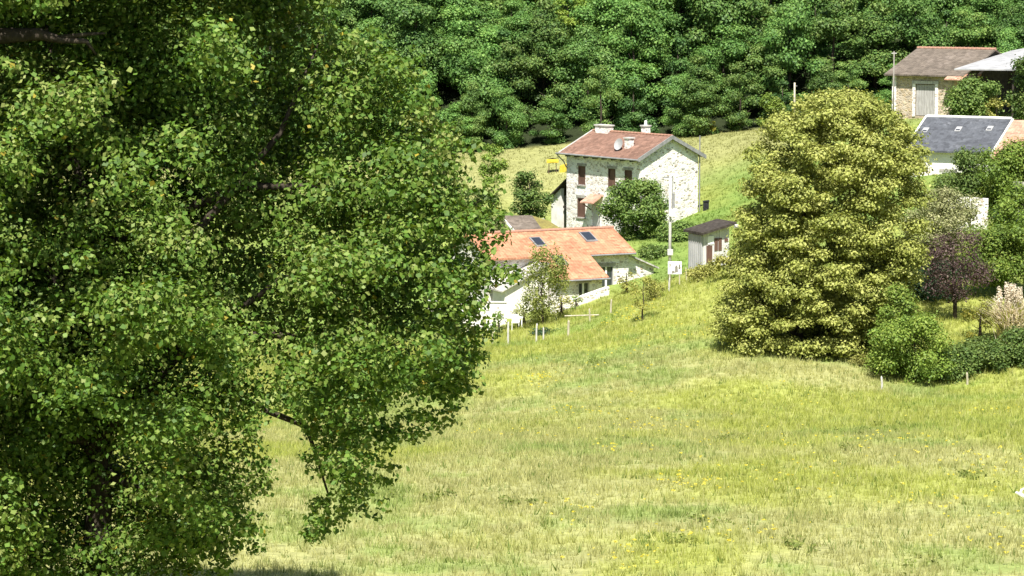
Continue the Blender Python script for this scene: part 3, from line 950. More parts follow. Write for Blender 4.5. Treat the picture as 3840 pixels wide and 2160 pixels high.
for x in (.78, 1.06):
    MB().box((x, -.06, 1.2), (x + .24, -.03, 2.0)).build('shutter', WOOD_BROWN, shed)
MB().box((1.5, -.06, 1.75), (1.75, -.03, 1.95)).build('plaque', WOOD_BROWN, shed)
MB().tube([(1.98, -.5, 2.75), (2.2, -.5, 2.75)], .13, 8).build('lamp', CONCRETE, shed)

# ---- power pole and other poles
def pole(name, px, py_top, Y, r0, r1, mat, label, cat, base_px=None):
    t = at(px, py_top, Y)
    z0 = gz(t[0], t[1])
    o = empty(name, (t[0], t[1], z0), label, cat)
    MB().tube([(0, 0, -.4), (0, 0, t[2] - z0)], [r0, r1], 8).build('shaft', mat, o, True)
    return o, t[2] - z0
pp, h = pole('power_pole', 2514, 660, 181, .11, .075, CONCRETE, 'pale concrete power pole with switch box in front of stone house', 'pole')
MB().box((-.06, -.32, h - 2.5), (.3, -.1, h - 2.05)).build('switch_box', WHITEP, pp)
MB().box((.1, -.2, h - 2.0), (.28, .1, h - 1.1)).build('transformer', ZINC, pp)
MB().tube([(.13, -.1, h - 2.2), (.15, -.08, h + .02)], .03, 6).build('cable_duct', ZINC, pp)
MB().box((-.5, -.05, h - .12), (.15, .05, h - .04)).build('cross_arm', ZINC, pp)
MB().tube([(-.45, 0, h - .04), (-.45, 0, h + .1)], .04, 6).build('insulator', WHITEP, pp)
MB().box((-.16, -.2, h - 4.95), (.18, .12, h - 4.6)).build('junction_box', CONCRETE, pp)
p2, h = pole('utility_pole', 2980, 310, 258, .1, .08, WOOD_POST, 'bare pale pole at wood edge behind the large golden tree', 'pole')
MB().tube([(-.1, 0, h - .3), (.22, 0, h - .3)], .03, 6).build('bracket', ZINC, p2)
p3, h = pole('timber_pole', 3353, 192, 231, .065, .05, TIMBER_DARK, 'thin grey pole standing in front of barn corner', 'pole')
MB().box((-.2, -.04, h - .2), (.2, .04, h - .12)).build('cross_arm', WOOD_GREY, p3)

# white peeling board by the pole
q = at(2530, 1035, 177)
bd_ = empty('notice_board', (q[0], q[1], gz(q[0], q[1])), 'small white peeling board on posts below the power pole', 'board')
zb = q[2] - bd_.location[2]
for x in (-.3, .3):
    MB().tube([(x, 0, -.3), (x, 0, zb + .9)], .04, 6).build('post', WOOD_POST, bd_)
for i in range(4):
    MB().box((-.42, -.05, zb + .12 + i * .2), (.42, -.042 + .03, zb + .30 + i * .2)).build('plank', WHITEP, bd_)
for x, z, a, b in ((.0, .2, .2, .5), (.22, .4, .14, .35), (-.2, .14, .2, .2), (-.34, .55, .1, .25)):
    MB().add([(x, -.056, zb + z), (x + a, -.056, zb + z + .05), (x + a * .8, -.056, zb + z + b), (x + .02, -.056, zb + z + b * .8)], [(0, 1, 2, 3)]).build('bare_patch', TIMBER_DARK, bd_)

# black bin at the back corner of the gable
bp_ = org + MH_A * (WL + .45) + MH_B * (WW + .1)
bz = gz(bp_[0], bp_[1])
binn = empty('wheelie_bin', (bp_[0] + .25, bp_[1], bz + .35), 'black bin standing at rear corner of stone house gable', 'bin')
binn.scale = (.75, .75, .75)
MB().prism([(-.28, -.3, -.6), (.28, -.3, -.6), (.28, .3, -.6), (-.28, .3, -.6)], .5).build('body', BLACKP, binn)
MB().prism([(-.33, -.36, .503), (.33, -.36, .503), (.33, .36, .503), (-.33, .36, .503)], [.56, .64, .64, .56]).build('lid', BLACKP, binn)
# yellow garden canopy, left of the stone house
q = at(2072, 672, 247)
ys = empty('garden_canopy', (q[0], q[1], gz(q[0], q[1])), 'small garden canopy of yellow cloth on brown posts left of stone house', 'canopy')
for x in (-.55, .55):
    for y in (-.4, .4):
        MB().tube([(x, y, -.1), (x * .9, y * .8, 1.45)], .05, 6).build('post', WOOD_BROWN, ys)
MB().slab([(-.85, -.7, 1.42), (0, -.75, 1.55), (.85, -.7, 1.46), (.8, .7, 1.62), (0, .7, 1.75), (-.8, .7, 1.6)], .22).build('canopy', YELLOWP, ys)
ys.scale = (.6, .6, .7)
q = at(2116, 668, 247)
yt = empty('tarp_heap', (q[0], q[1], gz(q[0], q[1])), 'yellow tarpaulin bundle against left wall of stone house', 'tarpaulin')
MB().prism([(-.4, -.3, -.1), (.1, -.4, -.1), (.45, -.1, -.1), (.35, .35, -.1), (-.3, .35, -.1)], [.45, .6, .75, .7, .5]).build('tarp', YELLOWP, yt)

# garden table and chairs on the terrace
q = at(1915, 1205, 178)
tb = empty('garden_table', (q[0], q[1], gz(q[0], q[1])), 'white garden table on the terrace behind the fence posts', 'table')
MB().box((-.75, -.45, .72), (.75, .45, .77)).build('tabletop', WHITEP, tb)
for x in (-.68, .68):
    for y in (-.38, .38):
        MB().box((x - .035, y - .035, -.2), (x + .035, y + .035, .718)).build('leg', WHITEP, tb)
for dx, dy, rz, lb in ((-1.2, .15, 1.5, 'white slatted garden chair left of the garden table'), (.3, -.95, 3.1, 'white slatted garden chair in front of the garden table')):
    ch = empty('garden_chair', (q[0] + dx, q[1] + dy, gz(q[0] + dx, q[1] + dy)), lb, 'chair', 'chairs on the terrace', rz)
    MB().box((-.24, -.24, .42), (.24, .24, .46)).build('seat', WHITEP, ch)
    for x in (-.21, .21):
        for y in (-.21, .21):
            MB().box((x - .02, y - .02, -.15), (x + .02, y + .02, .418 if y > 0 else .92)).build('leg', WHITEP, ch)
    for i in range(4):
        MB().box((-.17 + i * .1, -.225, .48), (-.1 + i * .1, -.195, .9)).build('slat', WHITEP, ch)

# ---- fence posts
post_specs = [
    (1812, 1255, 1192, 168, 'split pale fence post, first beside the big tree, with pointed top'),
    (1848, 1288, 1240, 166, 'short pale fence post second from the big tree'),
    (1905, 1282, 1206, 166, 'tall white square fence post left of the young tree'),
    (2011, 1264, 1212, 167, 'white tapering fence post before dark terrace edge below young tree'),
    (2038, 1254, 1226, 168, 'stubby fence post just right of the white tapering post'),
    (2131, 1262, 1200, 168, 'pale fence post with pointed top right of the young tree'),
    (2212, 1212, 1156, 171, 'yellowish fence post carrying a short cross rail'),
    (2290, 1172, 1121, 172, 'lone pale fence post below the door of the long house'),
    (2508, 1085, 1040, 174, 'pale post directly below the white notice board'),
    (2574, 1035, 1002, 179, 'thin pale post left of the garden shed'),
    (3308, 1470, 1410, 142, 'white fence post before the bright green bush'),
    (3628, 1456, 1395, 144, 'thin grey-green fence post before the dark hedge'),
]
for px, pb, ptp, Y, lb in post_specs:
    a, t = at(px, pb, Y), at(px, ptp, Y)
    hh = t[2] - a[2]
    z0 = min(gz(a[0], a[1]), a[2])
    o = empty('fence_post', (a[0], a[1], a[2]), lb, 'fence post', 'fence posts along the meadow')
    rr = random.Random(px)
    r = rr.uniform(.045, .06) * (1.3 if px in (1905, 2131) else 1)
    ln = rr.uniform(-.05, .05)
    MB().tube([(0, 0, -.5 + z0 - a[2]), (ln * .3, 0, hh * .5), (ln, 0, hh - .1), (ln * 1.1, 0, hh)], [r * 1.05, r, r * .95, r * .3], 7).build('shaft', CONCRETE if 'white' in lb else WOOD_POST, o)
    if 'cross rail' in lb:
        MB().tube([(-1.5, .02, hh * .48), (.55, .02, hh * .55)], .045, 6).build('rail', WOOD_POST, o)
# white weathered branch lying in the meadow at the right edge
q = at(3832, 1905, 92)
br = empty('bleached_branch', (q[0], q[1], gz(q[0], q[1]) + .08), 'bleached white forked branch lying in the grass, right edge', 'branch')
MB().tube([(-.2, 0, .28), (-.05, .05, .2), (.15, 0, .1), (.3, -.05, 0)], [.035, .06, .06, .04], 7).build('stem', WHITEP, br)
MB().tube([(-.05, .05, .2), (-.02, .0, .36), (.04, -.02, .42)], [.05, .045, .03], 6).build('fork', WHITEP, br)
MB().tube([(.08, 0, .14), (.14, .0, .3), (.27, -.02, .3)], [.05, .045, .03], 6).build('fork', WHITEP, br)

# ------------------------------------------------------------------ foliage
def leaves(clumps, per_m2, size, seed, cols, flat=.75, up=.5, rnd=.6, shell=.55, aspect=.62, accent=None, jitter=.26):
    """clumps: rows (x, y, z, r, tint) -> V, F, T; leaves fill the outer part of every clump"""
    rr = np.random.default_rng(seed)
    C = np.asarray(clumps, float)
    n = np.maximum(6, (C[:, 3] ** 2 * 4 * per_m2).astype(int))
    i = np.repeat(np.arange(len(C)), n)
    N = len(i)
    d = rr.normal(size=(N, 3))
    d /= np.linalg.norm(d, axis=1)[:, None]
    q = shell + (1 - shell) * rr.random(N) ** .6
    q *= 1 + rr.normal(0, jitter, N)
    P = C[i, :3] + d * (q * C[i, 3])[:, None] * np.array([1, 1, flat])
    nn = d * (1 - up) + np.array([0, 0, up]) + rr.normal(0, rnd, (N, 3)) * .6
    nn /= np.linalg.norm(nn, axis=1)[:, None]
    t = np.cross(nn, rr.normal(size=(N, 3)))
    t /= np.linalg.norm(t, axis=1)[:, None]
    s = np.cross(nn, t)
    L = size * rr.uniform(.6, 1.35, N)[:, None]
    W = L * aspect * rr.uniform(.8, 1.2, N)[:, None]
    fold = nn * L * rr.uniform(-.12, .12, N)[:, None]
    V = np.stack([P - t * L / 2, P + s * W / 2 + fold - t * L * .08, P + t * L / 2, P - s * W / 2 + fold - t * L * .08], 1).reshape(-1, 3)
    F = np.arange(N * 4).reshape(N, 4)
    cols = np.asarray(cols, float)
    k = rr.random(N) * (len(cols) - 1.001)
    k = np.clip(k * .65 + C[i, 4] * .35 * (len(cols) - 1), 0, len(cols) - 1.001)
    a = k.astype(int)
    f = (k - a)[:, None]
    T = cols[a] * (1 - f) + cols[a + 1] * f
    T *= rr.uniform(.8, 1.2, N)[:, None]
    if accent:
        m = rr.random(N) < accent[1]
        T[m] = np.array(accent[0]) * rr.uniform(.8, 1.2, m.sum())[:, None]
    return V, F, T


def crown_obj(name, parent, clumps, per_m2, size, seed, cols, mat=LEAF, **kw):
    V, F, T = leaves(clumps, per_m2, size, seed, cols, **kw)
    o = link(name, fast_mesh(name, V, F, T), mat, parent)
    return o


def clump_crown(h, rx, n, seed, z0=.2, shape='round', rmin=.22, rmax=.4, wob=.18):
    """clumps through a crown h high and rx in radius whose foot is at z0*h; returns local rows"""
    rr = np.random.default_rng(seed)
    out = []
    base, H = z0 * h, h * (1 - z0)
    tr = 0
    while len(out) < n and tr < n * 60:
        tr += 1
        v = rr.random()
        if shape == 'round': prof = math.sqrt(max(0, 1 - (2 * v - 1) ** 2)) ** .8
        elif shape == 'drop': prof = (1 - v) ** .55 * min(1, (v + .06) / .16) ** .5
        elif shape == 'flat': prof = min(1, (v + .1) / .25) * (1 - v ** 3)
        else: prof = 1
        a = rr.random() * 2 * math.pi
        rad = prof * rx * (1 + wob * math.sin(3 * a + seed) * rr.random()) * (rr.random() ** .35)
        r = rx * rr.uniform(rmin, rmax) * (.6 + .4 * prof)
        p = np.array([math.cos(a) * max(0, rad - r * .5), math.sin(a) * max(0, rad - r * .5), base + v * H])
        p[2] = min(max(p[2], base + r * .4), h - r * .6)
        if any(np.linalg.norm(p - o[:3]) < .55 * min(r, o[3]) for o in out): continue
        out.append(np.array([*p, r, rr.random()]))
    return np.array(out)


def trunk(parent, h, r, seed, lean=.05, branches=5, spread=.5, mat=BARK, name='trunk', b0=.3):
    rr = random.Random(seed)
    t = MB()
    pts = [(0, 0, -.5)] + [(rr.uniform(-lean, lean) * h * k / 4, rr.uniform(-lean, lean) * h * k / 4, h * k / 4) for k in range(1, 5)]
    t.tube(pts, [r * 1.25, r, r * .75, r * .5, r * .2], 8)
    o = t.build(name, mat, parent, True)
    b = MB()
    for i in range(branches):
        f = b0 + (.9 - b0) * i / max(1, branches)
        k = f * 4
        j = min(3, int(k)) 
        p = Vector(pts[j + 1]) * (k - j) + Vector(pts[j] if j else (0, 0, 0)) * (1 - k + j)
        a = rr.random() * 6.28
        e = p + Vector((math.cos(a), math.sin(a), .45)) * spread * h * rr.uniform(.5, 1) * (1.05 - f * .7)
        m = (p + e) / 2 + Vector((0, 0, -.03 * h))
        b.tube([p, m, e], [r * .5 * (1.1 - f), r * .32 * (1.1 - f), r * .1], 6)
    if branches:
        b.build('branches', mat, o, True)
    return o


G_FOREST = [(.04, .10, .026), (.08, .175, .038), (.13, .24, .054), (.195, .30, .075)]
G_WOOD_WARM = [(.045, .095, .024), (.085, .165, .038), (.14, .22, .05), (.21, .28, .075)]
G_WOOD_DARK = [(.03, .075, .022), (.055, .13, .034), (.09, .18, .046), (.135, .225, .06)]
G_GOLD = [(.12, .15, .03), (.235, .27, .058), (.35, .375, .095), (.46, .47, .15)]
G_OLIVE = [(.115, .135, .03), (.215, .225, .05), (.30, .30, .08), (.38, .37, .12)]
G_MID = [(.05, .095, .024), (.085, .145, .032), (.13, .19, .045), (.18, .23, .06)]
G_BRIGHT = [(.08, .14, .025), (.13, .21, .035), (.19, .27, .045), (.26, .31, .06)]
G_YELLOW = [(.12, .15, .02), (.19, .21, .03), (.26, .25, .035), (.30, .27, .05)]
G_YOUNG = [(.085, .115, .025), (.15, .19, .04), (.22, .25, .06), (.30, .31, .10)]
G_PURPLE = [(.04, .022, .024), (.075, .045, .043), (.11, .075, .065), (.16, .12, .095)]
G_SILVER = [(.15, .18, .07), (.25, .275, .11), (.34, .35, .16), (.43, .42, .22)]
G_NEAR = [(.034, .088, .012), (.10, .20, .026), (.19, .285, .05), (.35, .38, .125)]
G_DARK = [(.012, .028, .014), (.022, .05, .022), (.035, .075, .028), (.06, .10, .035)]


def plant(name, px, py_base, Y, h, rx, label, cat, cols, seed, per=90, size=.2, n=26, z0=.1, shape='round', group=None, trunk_r=.08, sx=1.0, sy=1.0,
          rmin=.25, rmax=.42, on_ground=True, **kw):
    p = at(px, py_base, Y)
    z = gz(p[0], p[1]) if on_ground else p[2]
    o = empty(name, (p[0], p[1], z), label, cat, group)
    top = h + (p[2] - z)
    cl = clump_crown(top, rx, n, seed, z0, shape, rmin, rmax)
    cl[:, 0] *= sx
    cl[:, 1] *= sy
    crown_obj('crown' if 'tree' in name else 'foliage', o, cl, per * 2.6, size * .9, seed, cols, **kw)
    trunk(o, top * .85, trunk_r, seed, branches=5, spread=min(.45, rx / top), name='trunk' if 'tree' in name else 'stem')
    return o


# ---- wood on the hillside: six tree shapes, copied
protos = []
for k in range(7):
    rr = np.random.default_rng(900 + k)
    h = [8.5, 10, 7.5, 11, 9, 6.5, 9.5][k]
    rx = [3.0, 3.3, 2.9, 3.5, 2.7, 2.6, 3.8][k]
    o = empty('forest_tree', (0, 0, -500))
    cl = clump_crown(h, rx, [26, 30, 24, 34, 24, 20, 34][k], 910 + k, .03, 'flat' if k % 2 else 'round', .26, .46, .3)
    crown_obj('crown', o, cl, 190, .22, 920 + k, [G_FOREST, G_WOOD_WARM, G_FOREST, G_FOREST, G_WOOD_WARM, G_WOOD_DARK, G_FOREST][k], LEAF_FOREST, flat=.6, up=.42, rnd=.5, shell=.4, aspect=.7)
    trunk(o, h * .85, .16, 930 + k, branches=4, spread=.35)
    protos.append(o)
rr = np.random.default_rng(55)
spots = []
for row in range(8):
    Y = 262.5 + row * 5.0 + row * row * .12
    x = -56 + rr.uniform(0, 3)
    while x < 68:
        spots.append((x + rr.uniform(-1.2, 1.2), Y + rr.uniform(-1.2, 1.8), row))
        x += rr.uniform(3.2, 4.8) if row else rr.uniform(2.6, 3.8)
used = set()
for i, (x, y, row) in enumerate(spots):
    k = int(rr.integers(0, 7))
    src = protos[k]
    if k in used: o = copy_tree(src)
    else: o, _ = src, used.add(k)
    s = rr.uniform(.8, 1.15) * (.7 if row == 0 else 1)
    o.location = (x, y, gz(x, y) - .15)
    o.rotation_euler = (0, 0, rr.uniform(0, 6.28))
    o.scale = (s * rr.uniform(.9, 1.15), s * rr.uniform(.9, 1.15), s * rr.uniform(.85, 1.2))
    tag(o, 'dense green broadleaf tree of the wood covering the hillside', 'tree', 'trees of the wooded hillside')

# trees and bushes that stand out at the wood's edge
plant('broadleaf_tree', 2130, 150, 274, 4.6, 2.1, 'yellow-green tree crown standing out high in the wood, above the stone house', 'tree', G_BRIGHT, 61, 50, .3, 14, .0, on_ground=False, flat=.6, up=.6)
plant('bush', 2895, 462, 261, 2.7, 1.7, 'pale olive bush at wood edge left of the bare pole', 'bush', G_BRIGHT, 62, 60, .25, 14, .05, flat=.7)
plant('bush', 2655, 487, 261, 1.5, .75, 'small bright yellow-green bush at wood edge behind stone house gable', 'bush', G_YELLOW, 63, 80, .2, 9, .05)
plant('young_tree', 1850, 705, 232, 3.5, 1.25, 'fresh green young tree left of stone house, below the wood', 'tree', G_BRIGHT, 64, 85, .22, 22, .05, 'round')
plant('shrub', 1985, 800, 222, 3.2, 1.7, 'rounded green shrub beside the lean-to of stone house', 'shrub', G_MID, 65, 85, .22, 24, .05, sx=.95)
plant('shrub', 1790, 790, 215, 1.7, 1.5, 'low spreading green shrub on the lawn behind the orange roof', 'shrub', G_MID, 66, 80, .2, 14, .02)
plant('shrub', 1850, 860, 205, 1.2, 1.2, 'yellowish garden shrub left of the small brown-roofed outhouse', 'shrub', G_SILVER, 67, 80, .2, 12, .02)
plant('round_tree', 2388, 955, 205, 5.3, 2.45, 'dense round green tree in front of stone house gable', 'tree', G_MID, 68, 95, .2, 52, .06, sx=1.0, rmin=.2, rmax=.34)
plant('shrub', 2560, 940, 201, 1.9, 1.9, 'low green shrub right of the power pole', 'shrub', G_MID, 69, 85, .2, 20, .02, 'flat', sx=1.1)
plant('shrub', 2455, 985, 196, 1.2, 1.6, 'low shaded shrub behind the grey roof of the side wing', 'shrub', G_MID, 70, 80, .18, 14, .02)
plant('young_tree', 2035, 1248, 176, 5.1, 1.75, 'slim feathery young tree in front of the long house', 'tree', G_YOUNG, 71, 85, .15, 66, .1, 'round', rmin=.15, rmax=.26, flat=2.0, up=.1, trunk_r=.07)
plant('sapling', 2410, 1178, 166, 2.3, 1.0, 'small sparse sapling on the meadow below the side wing', 'sapling', G_OLIVE, 72, 70, .14, 14, .3, rmin=.22, rmax=.36, trunk_r=.05)
plant('shrub', 2640, 1060, 175, 1.1, 1.2, 'rough green scrub at foot of the garden shed', 'shrub', G_OLIVE, 73, 80, .16, 14, .02)
plant('shrub', 2740, 1050, 172, 1.5, 1.3, 'golden scrub between garden shed and large golden tree', 'shrub', G_OLIVE, 74, 80, .17, 14, .02)

for i, (px, pyb, Y, h, rx, cols, nm, lb) in enumerate((
        (1965, 1215, 178.5, 1.3, .9, G_SILVER, 'shrub', 'pale feathery shrub on the terrace left of the young tree'),
        (2105, 1168, 179, 1.0, .8, G_OLIVE, 'shrub', 'low olive shrub at the lower end of the whitewashed retaining wall'),
        (2160, 1150, 180, .7, .6, G_BRIGHT, 'shrub', 'small fresh green plant in front of the whitewashed retaining wall'),
        (2350, 1075, 182, 1.1, .7, G_OLIVE, 'shrub', 'spindly olive shrub before the wall of the side wing'),
        (2045, 1268, 171, .55, 1.0, G_DARK, 'shrub', 'dark low clump standing in for the shadowed hollow below the young tree'),  # added plant; its dark leaves paint the shadow in the hollow
        (1870, 1225, 176, 1.0, .7, G_MID, 'shrub', 'dark green shrub among the first fence posts'),
        (2455, 1095, 172, .8, .9, G_OLIVE, 'shrub', 'rank olive scrub along the fence below the side wing'))):
    plant(nm, px, pyb, Y, h, rx, lb, 'shrub', cols, 140 + i, 60, .14, 14, .0)
# ---- the large golden-green tree
bt = at(2985, 1395, 152)
big = empty('golden_tree', (bt[0], bt[1], gz(bt[0], bt[1])), 'large dome-shaped golden-green tree standing at top of the meadow', 'tree')
rr = np.random.default_rng(808)
cl = []
outline = [(330, 3010, 3310), (400, 2930, 3400), (500, 2835, 3455), (600, 2790, 3490), (700, 2770, 3480), (800, 2745, 3470), (900, 2755, 3460), (1000, 2715, 3440), (1100, 2690, 3410), (1200, 2675, 3350), (1290, 2675, 3300), (1345, 2700, 3270)]
py_, xl, xr = np.array([o_[0] for o_ in outline]), np.array([o_[1] for o_ in outline]), np.array([o_[2] for o_ in outline])
tries = 0
while len(cl) < 460 and tries < 20000:
    tries += 1
    py = rr.uniform(335, 1262)
    l_, r_ = np.interp(py, py_, xl), np.interp(py, py_, xr)
    half = (r_ - l_) / 2
    a = rr.uniform(0, 2 * math.pi)
    q = rr.random() ** .3
    rad = rr.uniform(.5, 1.05)
    pxr = rad * 71
    px = (l_ + r_) / 2 + math.cos(a) * q * max(10, half - pxr * .3)
    dY = math.sin(a) * q * max(.2, half / 71 - rad * .8)
    p = at(px, py + pxr * .35, 152)
    p = np.array([p[0], p[1] + dY, p[2]]) - np.array(big.location)
    if any(np.linalg.norm((p - c_[:3]) * [1, 1, 1.5]) < .72 for c_ in cl): continue
    cl.append(np.array([*p, rad, rr.random()]))
crown_obj('crown', big, np.array(cl), 190, .15, 809, G_GOLD, flat=.48, jitter=.26, up=.42, rnd=.45, shell=.45, aspect=.75)
trunk(big, 11, .3, 81, branches=9, spread=.3, b0=.12)
# ---- right-hand shrubs and small trees
plant('silver_shrub', 3520, 1000, 172, 4.7, 2.3, 'pale silvery shrub behind the purple tree', 'shrub', G_SILVER, 82, 70, .16, 64, .05, rmin=.2, rmax=.34)
pt = plant('purple_tree', 3580, 1240, 157, 5.4, 2.15, 'dark purple-leaved small tree between golden tree and pampas grass', 'tree', G_PURPLE, 83, 42, .13, 52, .25, rmin=.2, rmax=.34, trunk_r=.11)
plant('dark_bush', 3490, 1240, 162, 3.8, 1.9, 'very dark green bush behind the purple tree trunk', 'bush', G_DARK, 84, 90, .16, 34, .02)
plant('bush', 3370, 1430, 147, 5.0, 2.2, 'tall bright green bush at right foot of the golden tree', 'bush', G_BRIGHT, 85, 95, .15, 44, .02, 'drop', rmin=.22, rmax=.36)
plant('bush', 3430, 1430, 145, 3.4, 2.1, 'broad green bush behind the white fence post', 'bush', G_BRIGHT, 86, 95, .15, 34, .02)
plant('bush', 3255, 1440, 148, 1.5, .9, 'small yellowish bush in shadow edge below the golden tree', 'bush', G_OLIVE, 87, 90, .14, 14, .02)
for i, (px, pyb, Y, h, rx, cols, lb) in enumerate((
        (3570, 1425, 146, 1.8, 1.5, G_MID, 'low hedge bush below the purple tree'),
        (3690, 1405, 147, 1.9, 1.6, G_MID, 'low hedge bush below the pampas grass'),
        (3830, 1385, 148, 2.1, 1.6, G_MID, 'low hedge bush at the right edge of the meadow'),
)):
    plant('hedge_bush', px, pyb, Y, h, rx * 1.2, lb, 'bush', cols, 88 + i, 95, .15, 30, .0, 'flat', 'hedge bushes along the meadow')
plant('bush', 3675, 1275, 153, 2.3, 1.1, 'small yellow-topped bush between purple tree and pampas grass', 'bush', G_YELLOW, 92, 95, .14, 14, .0)
plant('garden_tree', 3760, 1200, 163, 5.4, 2.6, 'leafy green tree behind the pampas grass', 'tree', G_BRIGHT, 93, 85, .17, 34, .15)
plant('garden_tree', 3835, 1000, 176, 5.0, 2.4, 'green garden tree at right edge below the white house', 'tree', G_BRIGHT, 94, 85, .18, 30, .1)
plant('garden_tree', 3610, 735, 192, 3.2, 2.2, 'green tree under the eaves of the slate house', 'tree', G_MID, 95, 90, .19, 28, .1)
plant('garden_tree', 3775, 750, 190, 3.9, 2.5, 'bushy green tree before the pale pink tiled roof', 'tree', G_BRIGHT, 96, 90, .19, 34, .1)
plant('shrub', 3640, 812, 184, 1.4, 1.6, 'yellow-green climbing shrub in front of tall pale stone garden wall', 'shrub', G_SILVER, 97, 30, .15, 18, .0)
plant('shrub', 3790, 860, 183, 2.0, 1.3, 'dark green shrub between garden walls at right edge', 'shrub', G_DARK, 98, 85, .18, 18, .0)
plant('bush', 3655, 440, 226, 3.0, 2.3, 'round green bush in front of the dark open hangar', 'bush', G_MID, 99, 80, .23, 28, .0)
plant('bush', 3735, 440, 225, 1.6, 1.1, 'yellowish tall grass clump right of the hangar bush', 'bush', G_OLIVE, 101, 80, .2, 12, .0)
plant('broadleaf_tree', 3885, 445, 221, 5.4, 2.2, 'dark green tree cut by the right edge beside the hangar', 'tree', G_MID, 102, 85, .23, 34, .0)

# ---- pampas grass: arching blades
q = at(3800, 1292, 152)
pam = empty('pampas_grass', (q[0], q[1], gz(q[0], q[1])), 'cream pampas grass clump with arching dry blades, right edge', 'plant')
rr = np.random.default_rng(303)
V, F, T = [], [], []
for i in range(1500):
    a, sp_, hh = rr.random() * 6.28, rr.uniform(.3, 1.5), rr.uniform(1.3, 2.6)
    bx, by = rr.normal(0, .25, 2)
    dx, dy = math.cos(a), math.sin(a)
    w_ = rr.uniform(.02, .045)
    b0 = len(V)
    for s_ in (0, .4, .75, 1):
        x, y = bx + dx * sp_ * s_ ** 1.6, by + dy * sp_ * s_ ** 1.6
        z = hh * (s_ * 1.25 - .45 * s_ ** 2.4)
        ww = w_ * (1 - .7 * s_)
        V += [(x - dy * ww, y + dx * ww, z), (x + dy * ww, y - dx * ww, z)]
    for s_ in range(3):
        F.append((b0 + 2 * s_, b0 + 2 * s_ + 1, b0 + 2 * s_ + 3, b0 + 2 * s_ + 2))
        T.append(np.array([.74, .68, .52]) * rr.uniform(.7, 1.25) if rr.random() < .75 else np.array([.3, .33, .1]))
pam.scale = (1.2, 1.2, 1.15)
link('blades', fast_mesh('blades', V, F, np.array(T)), BLADE, pam)
V, F, T = [], [], []
for i in range(16):
    a, sp_, hh = rr.random() * 6.28, rr.uniform(.1, .8), rr.uniform(2.1, 2.7)
    p = np.array([math.cos(a) * sp_, math.sin(a) * sp_, hh])
    v, f, t = leaves(np.array([[*(p - [0, 0, .12 * j]), .11, .5] for j in range(4)]), 900, .09, 310 + i, [(.6, .54, .42), (.78, .72, .6)], flat=1.6)
    F.append(f + sum(len(q_) for q_ in V)); V.append(v); T.append(t)
link('plumes', fast_mesh('plumes', np.vstack(V), np.vstack(F), np.vstack(T)), BLADE, pam)

# ------------------------------------------------------------------ the big tree in the foreground
S = 3840 / 2576
poly = np.array([(-1300, -900), (600, -900), (800, -400), (835, 0), (865, 60), (960, 85), (1020, 135), (1055, 200), (1090, 270), (1165, 330), (1188, 385), (1168, 450), (1200, 480), (1240, 545),
                 (1228, 600), (1258, 640), (1278, 690), (1232, 720), (1242, 770), (1205, 820), (1238, 900), (1198, 960), (1150, 1010), (1112, 1085), (1045, 1080), (1000, 1130), (965, 1200),
                 (935, 1310), (870, 1290), (810, 1350), (785, 1290), (778, 1210), (765, 1120), (735, 1060), (690, 1040), (655, 1090), (715, 1195), (655, 1280), (650, 1345), (600, 1425), (520, 1520), (200, 1560), (-300, 1560), (-1300, 1300)], float) * S


def inside(px, py):
    x0, y0 = poly[:, 0], poly[:, 1]
    x1, y1 = np.roll(x0, -1), np.roll(y0, -1)
    c_ = ((y0 > py) != (y1 > py)) & (px < (x1 - x0) * (py - y0) / (y1 - y0 + 1e-9) + x0)
    return c_.sum() % 2 == 1


def edge_dist(px, py):
    a, b = poly, np.roll(poly, -1, 0)
    d_ = b - a
    t = np.clip(((px - a[:, 0]) * d_[:, 0] + (py - a[:, 1]) * d_[:, 1]) / (d_ ** 2).sum(1), 0, 1)
    return np.min(np.hypot(a[:, 0] + d_[:, 0] * t - px, a[:, 1] + d_[:, 1] * t - py))


# pockets where one looks past the outer sprays into the shaded inside (x, y, rx, ry in the 2576 px view)
pockets = [(705, 330, 85, 170), (615, 640, 125, 100), (715, 500, 85, 60), (700, 90, 60, 70), (225, 1250, 120, 190), (740, 60, 60, 50), (90, 560, 90, 60), (40, 85, 70, 30), (310, 600, 70, 50), (560, 1150, 70, 90), (690, 960, 45, 90),
           (180, 430, 75, 60), (860, 560, 110, 45), (120, 720, 90, 40), (690, 800, 70, 60), (430, 950, 90, 50), (330, 300, 60, 45), (950, 780, 120, 35), (480, 480, 70, 40), (880, 350, 50, 60), (430, 1420, 300, 60)]
YT = 57.0
PXM = FPX / YT
tb_ = at(330, 2160, YT + 2)
near = empty('foreground_tree', (tb_[0], tb_[1], gz(tb_[0], tb_[1])), 'huge leafy green tree filling the left side in front of the meadow', 'tree')
nl = np.array(near.location)
rr = np.random.default_rng(4242)
ncl, back = [], []
tries = 0
def in_pocket(px, py, m=0):
    return any(((px / S - a) / (c_ + m)) ** 2 + ((py / S - b) / (d_ + m)) ** 2 < 1 for a, b, c_, d_ in pockets)
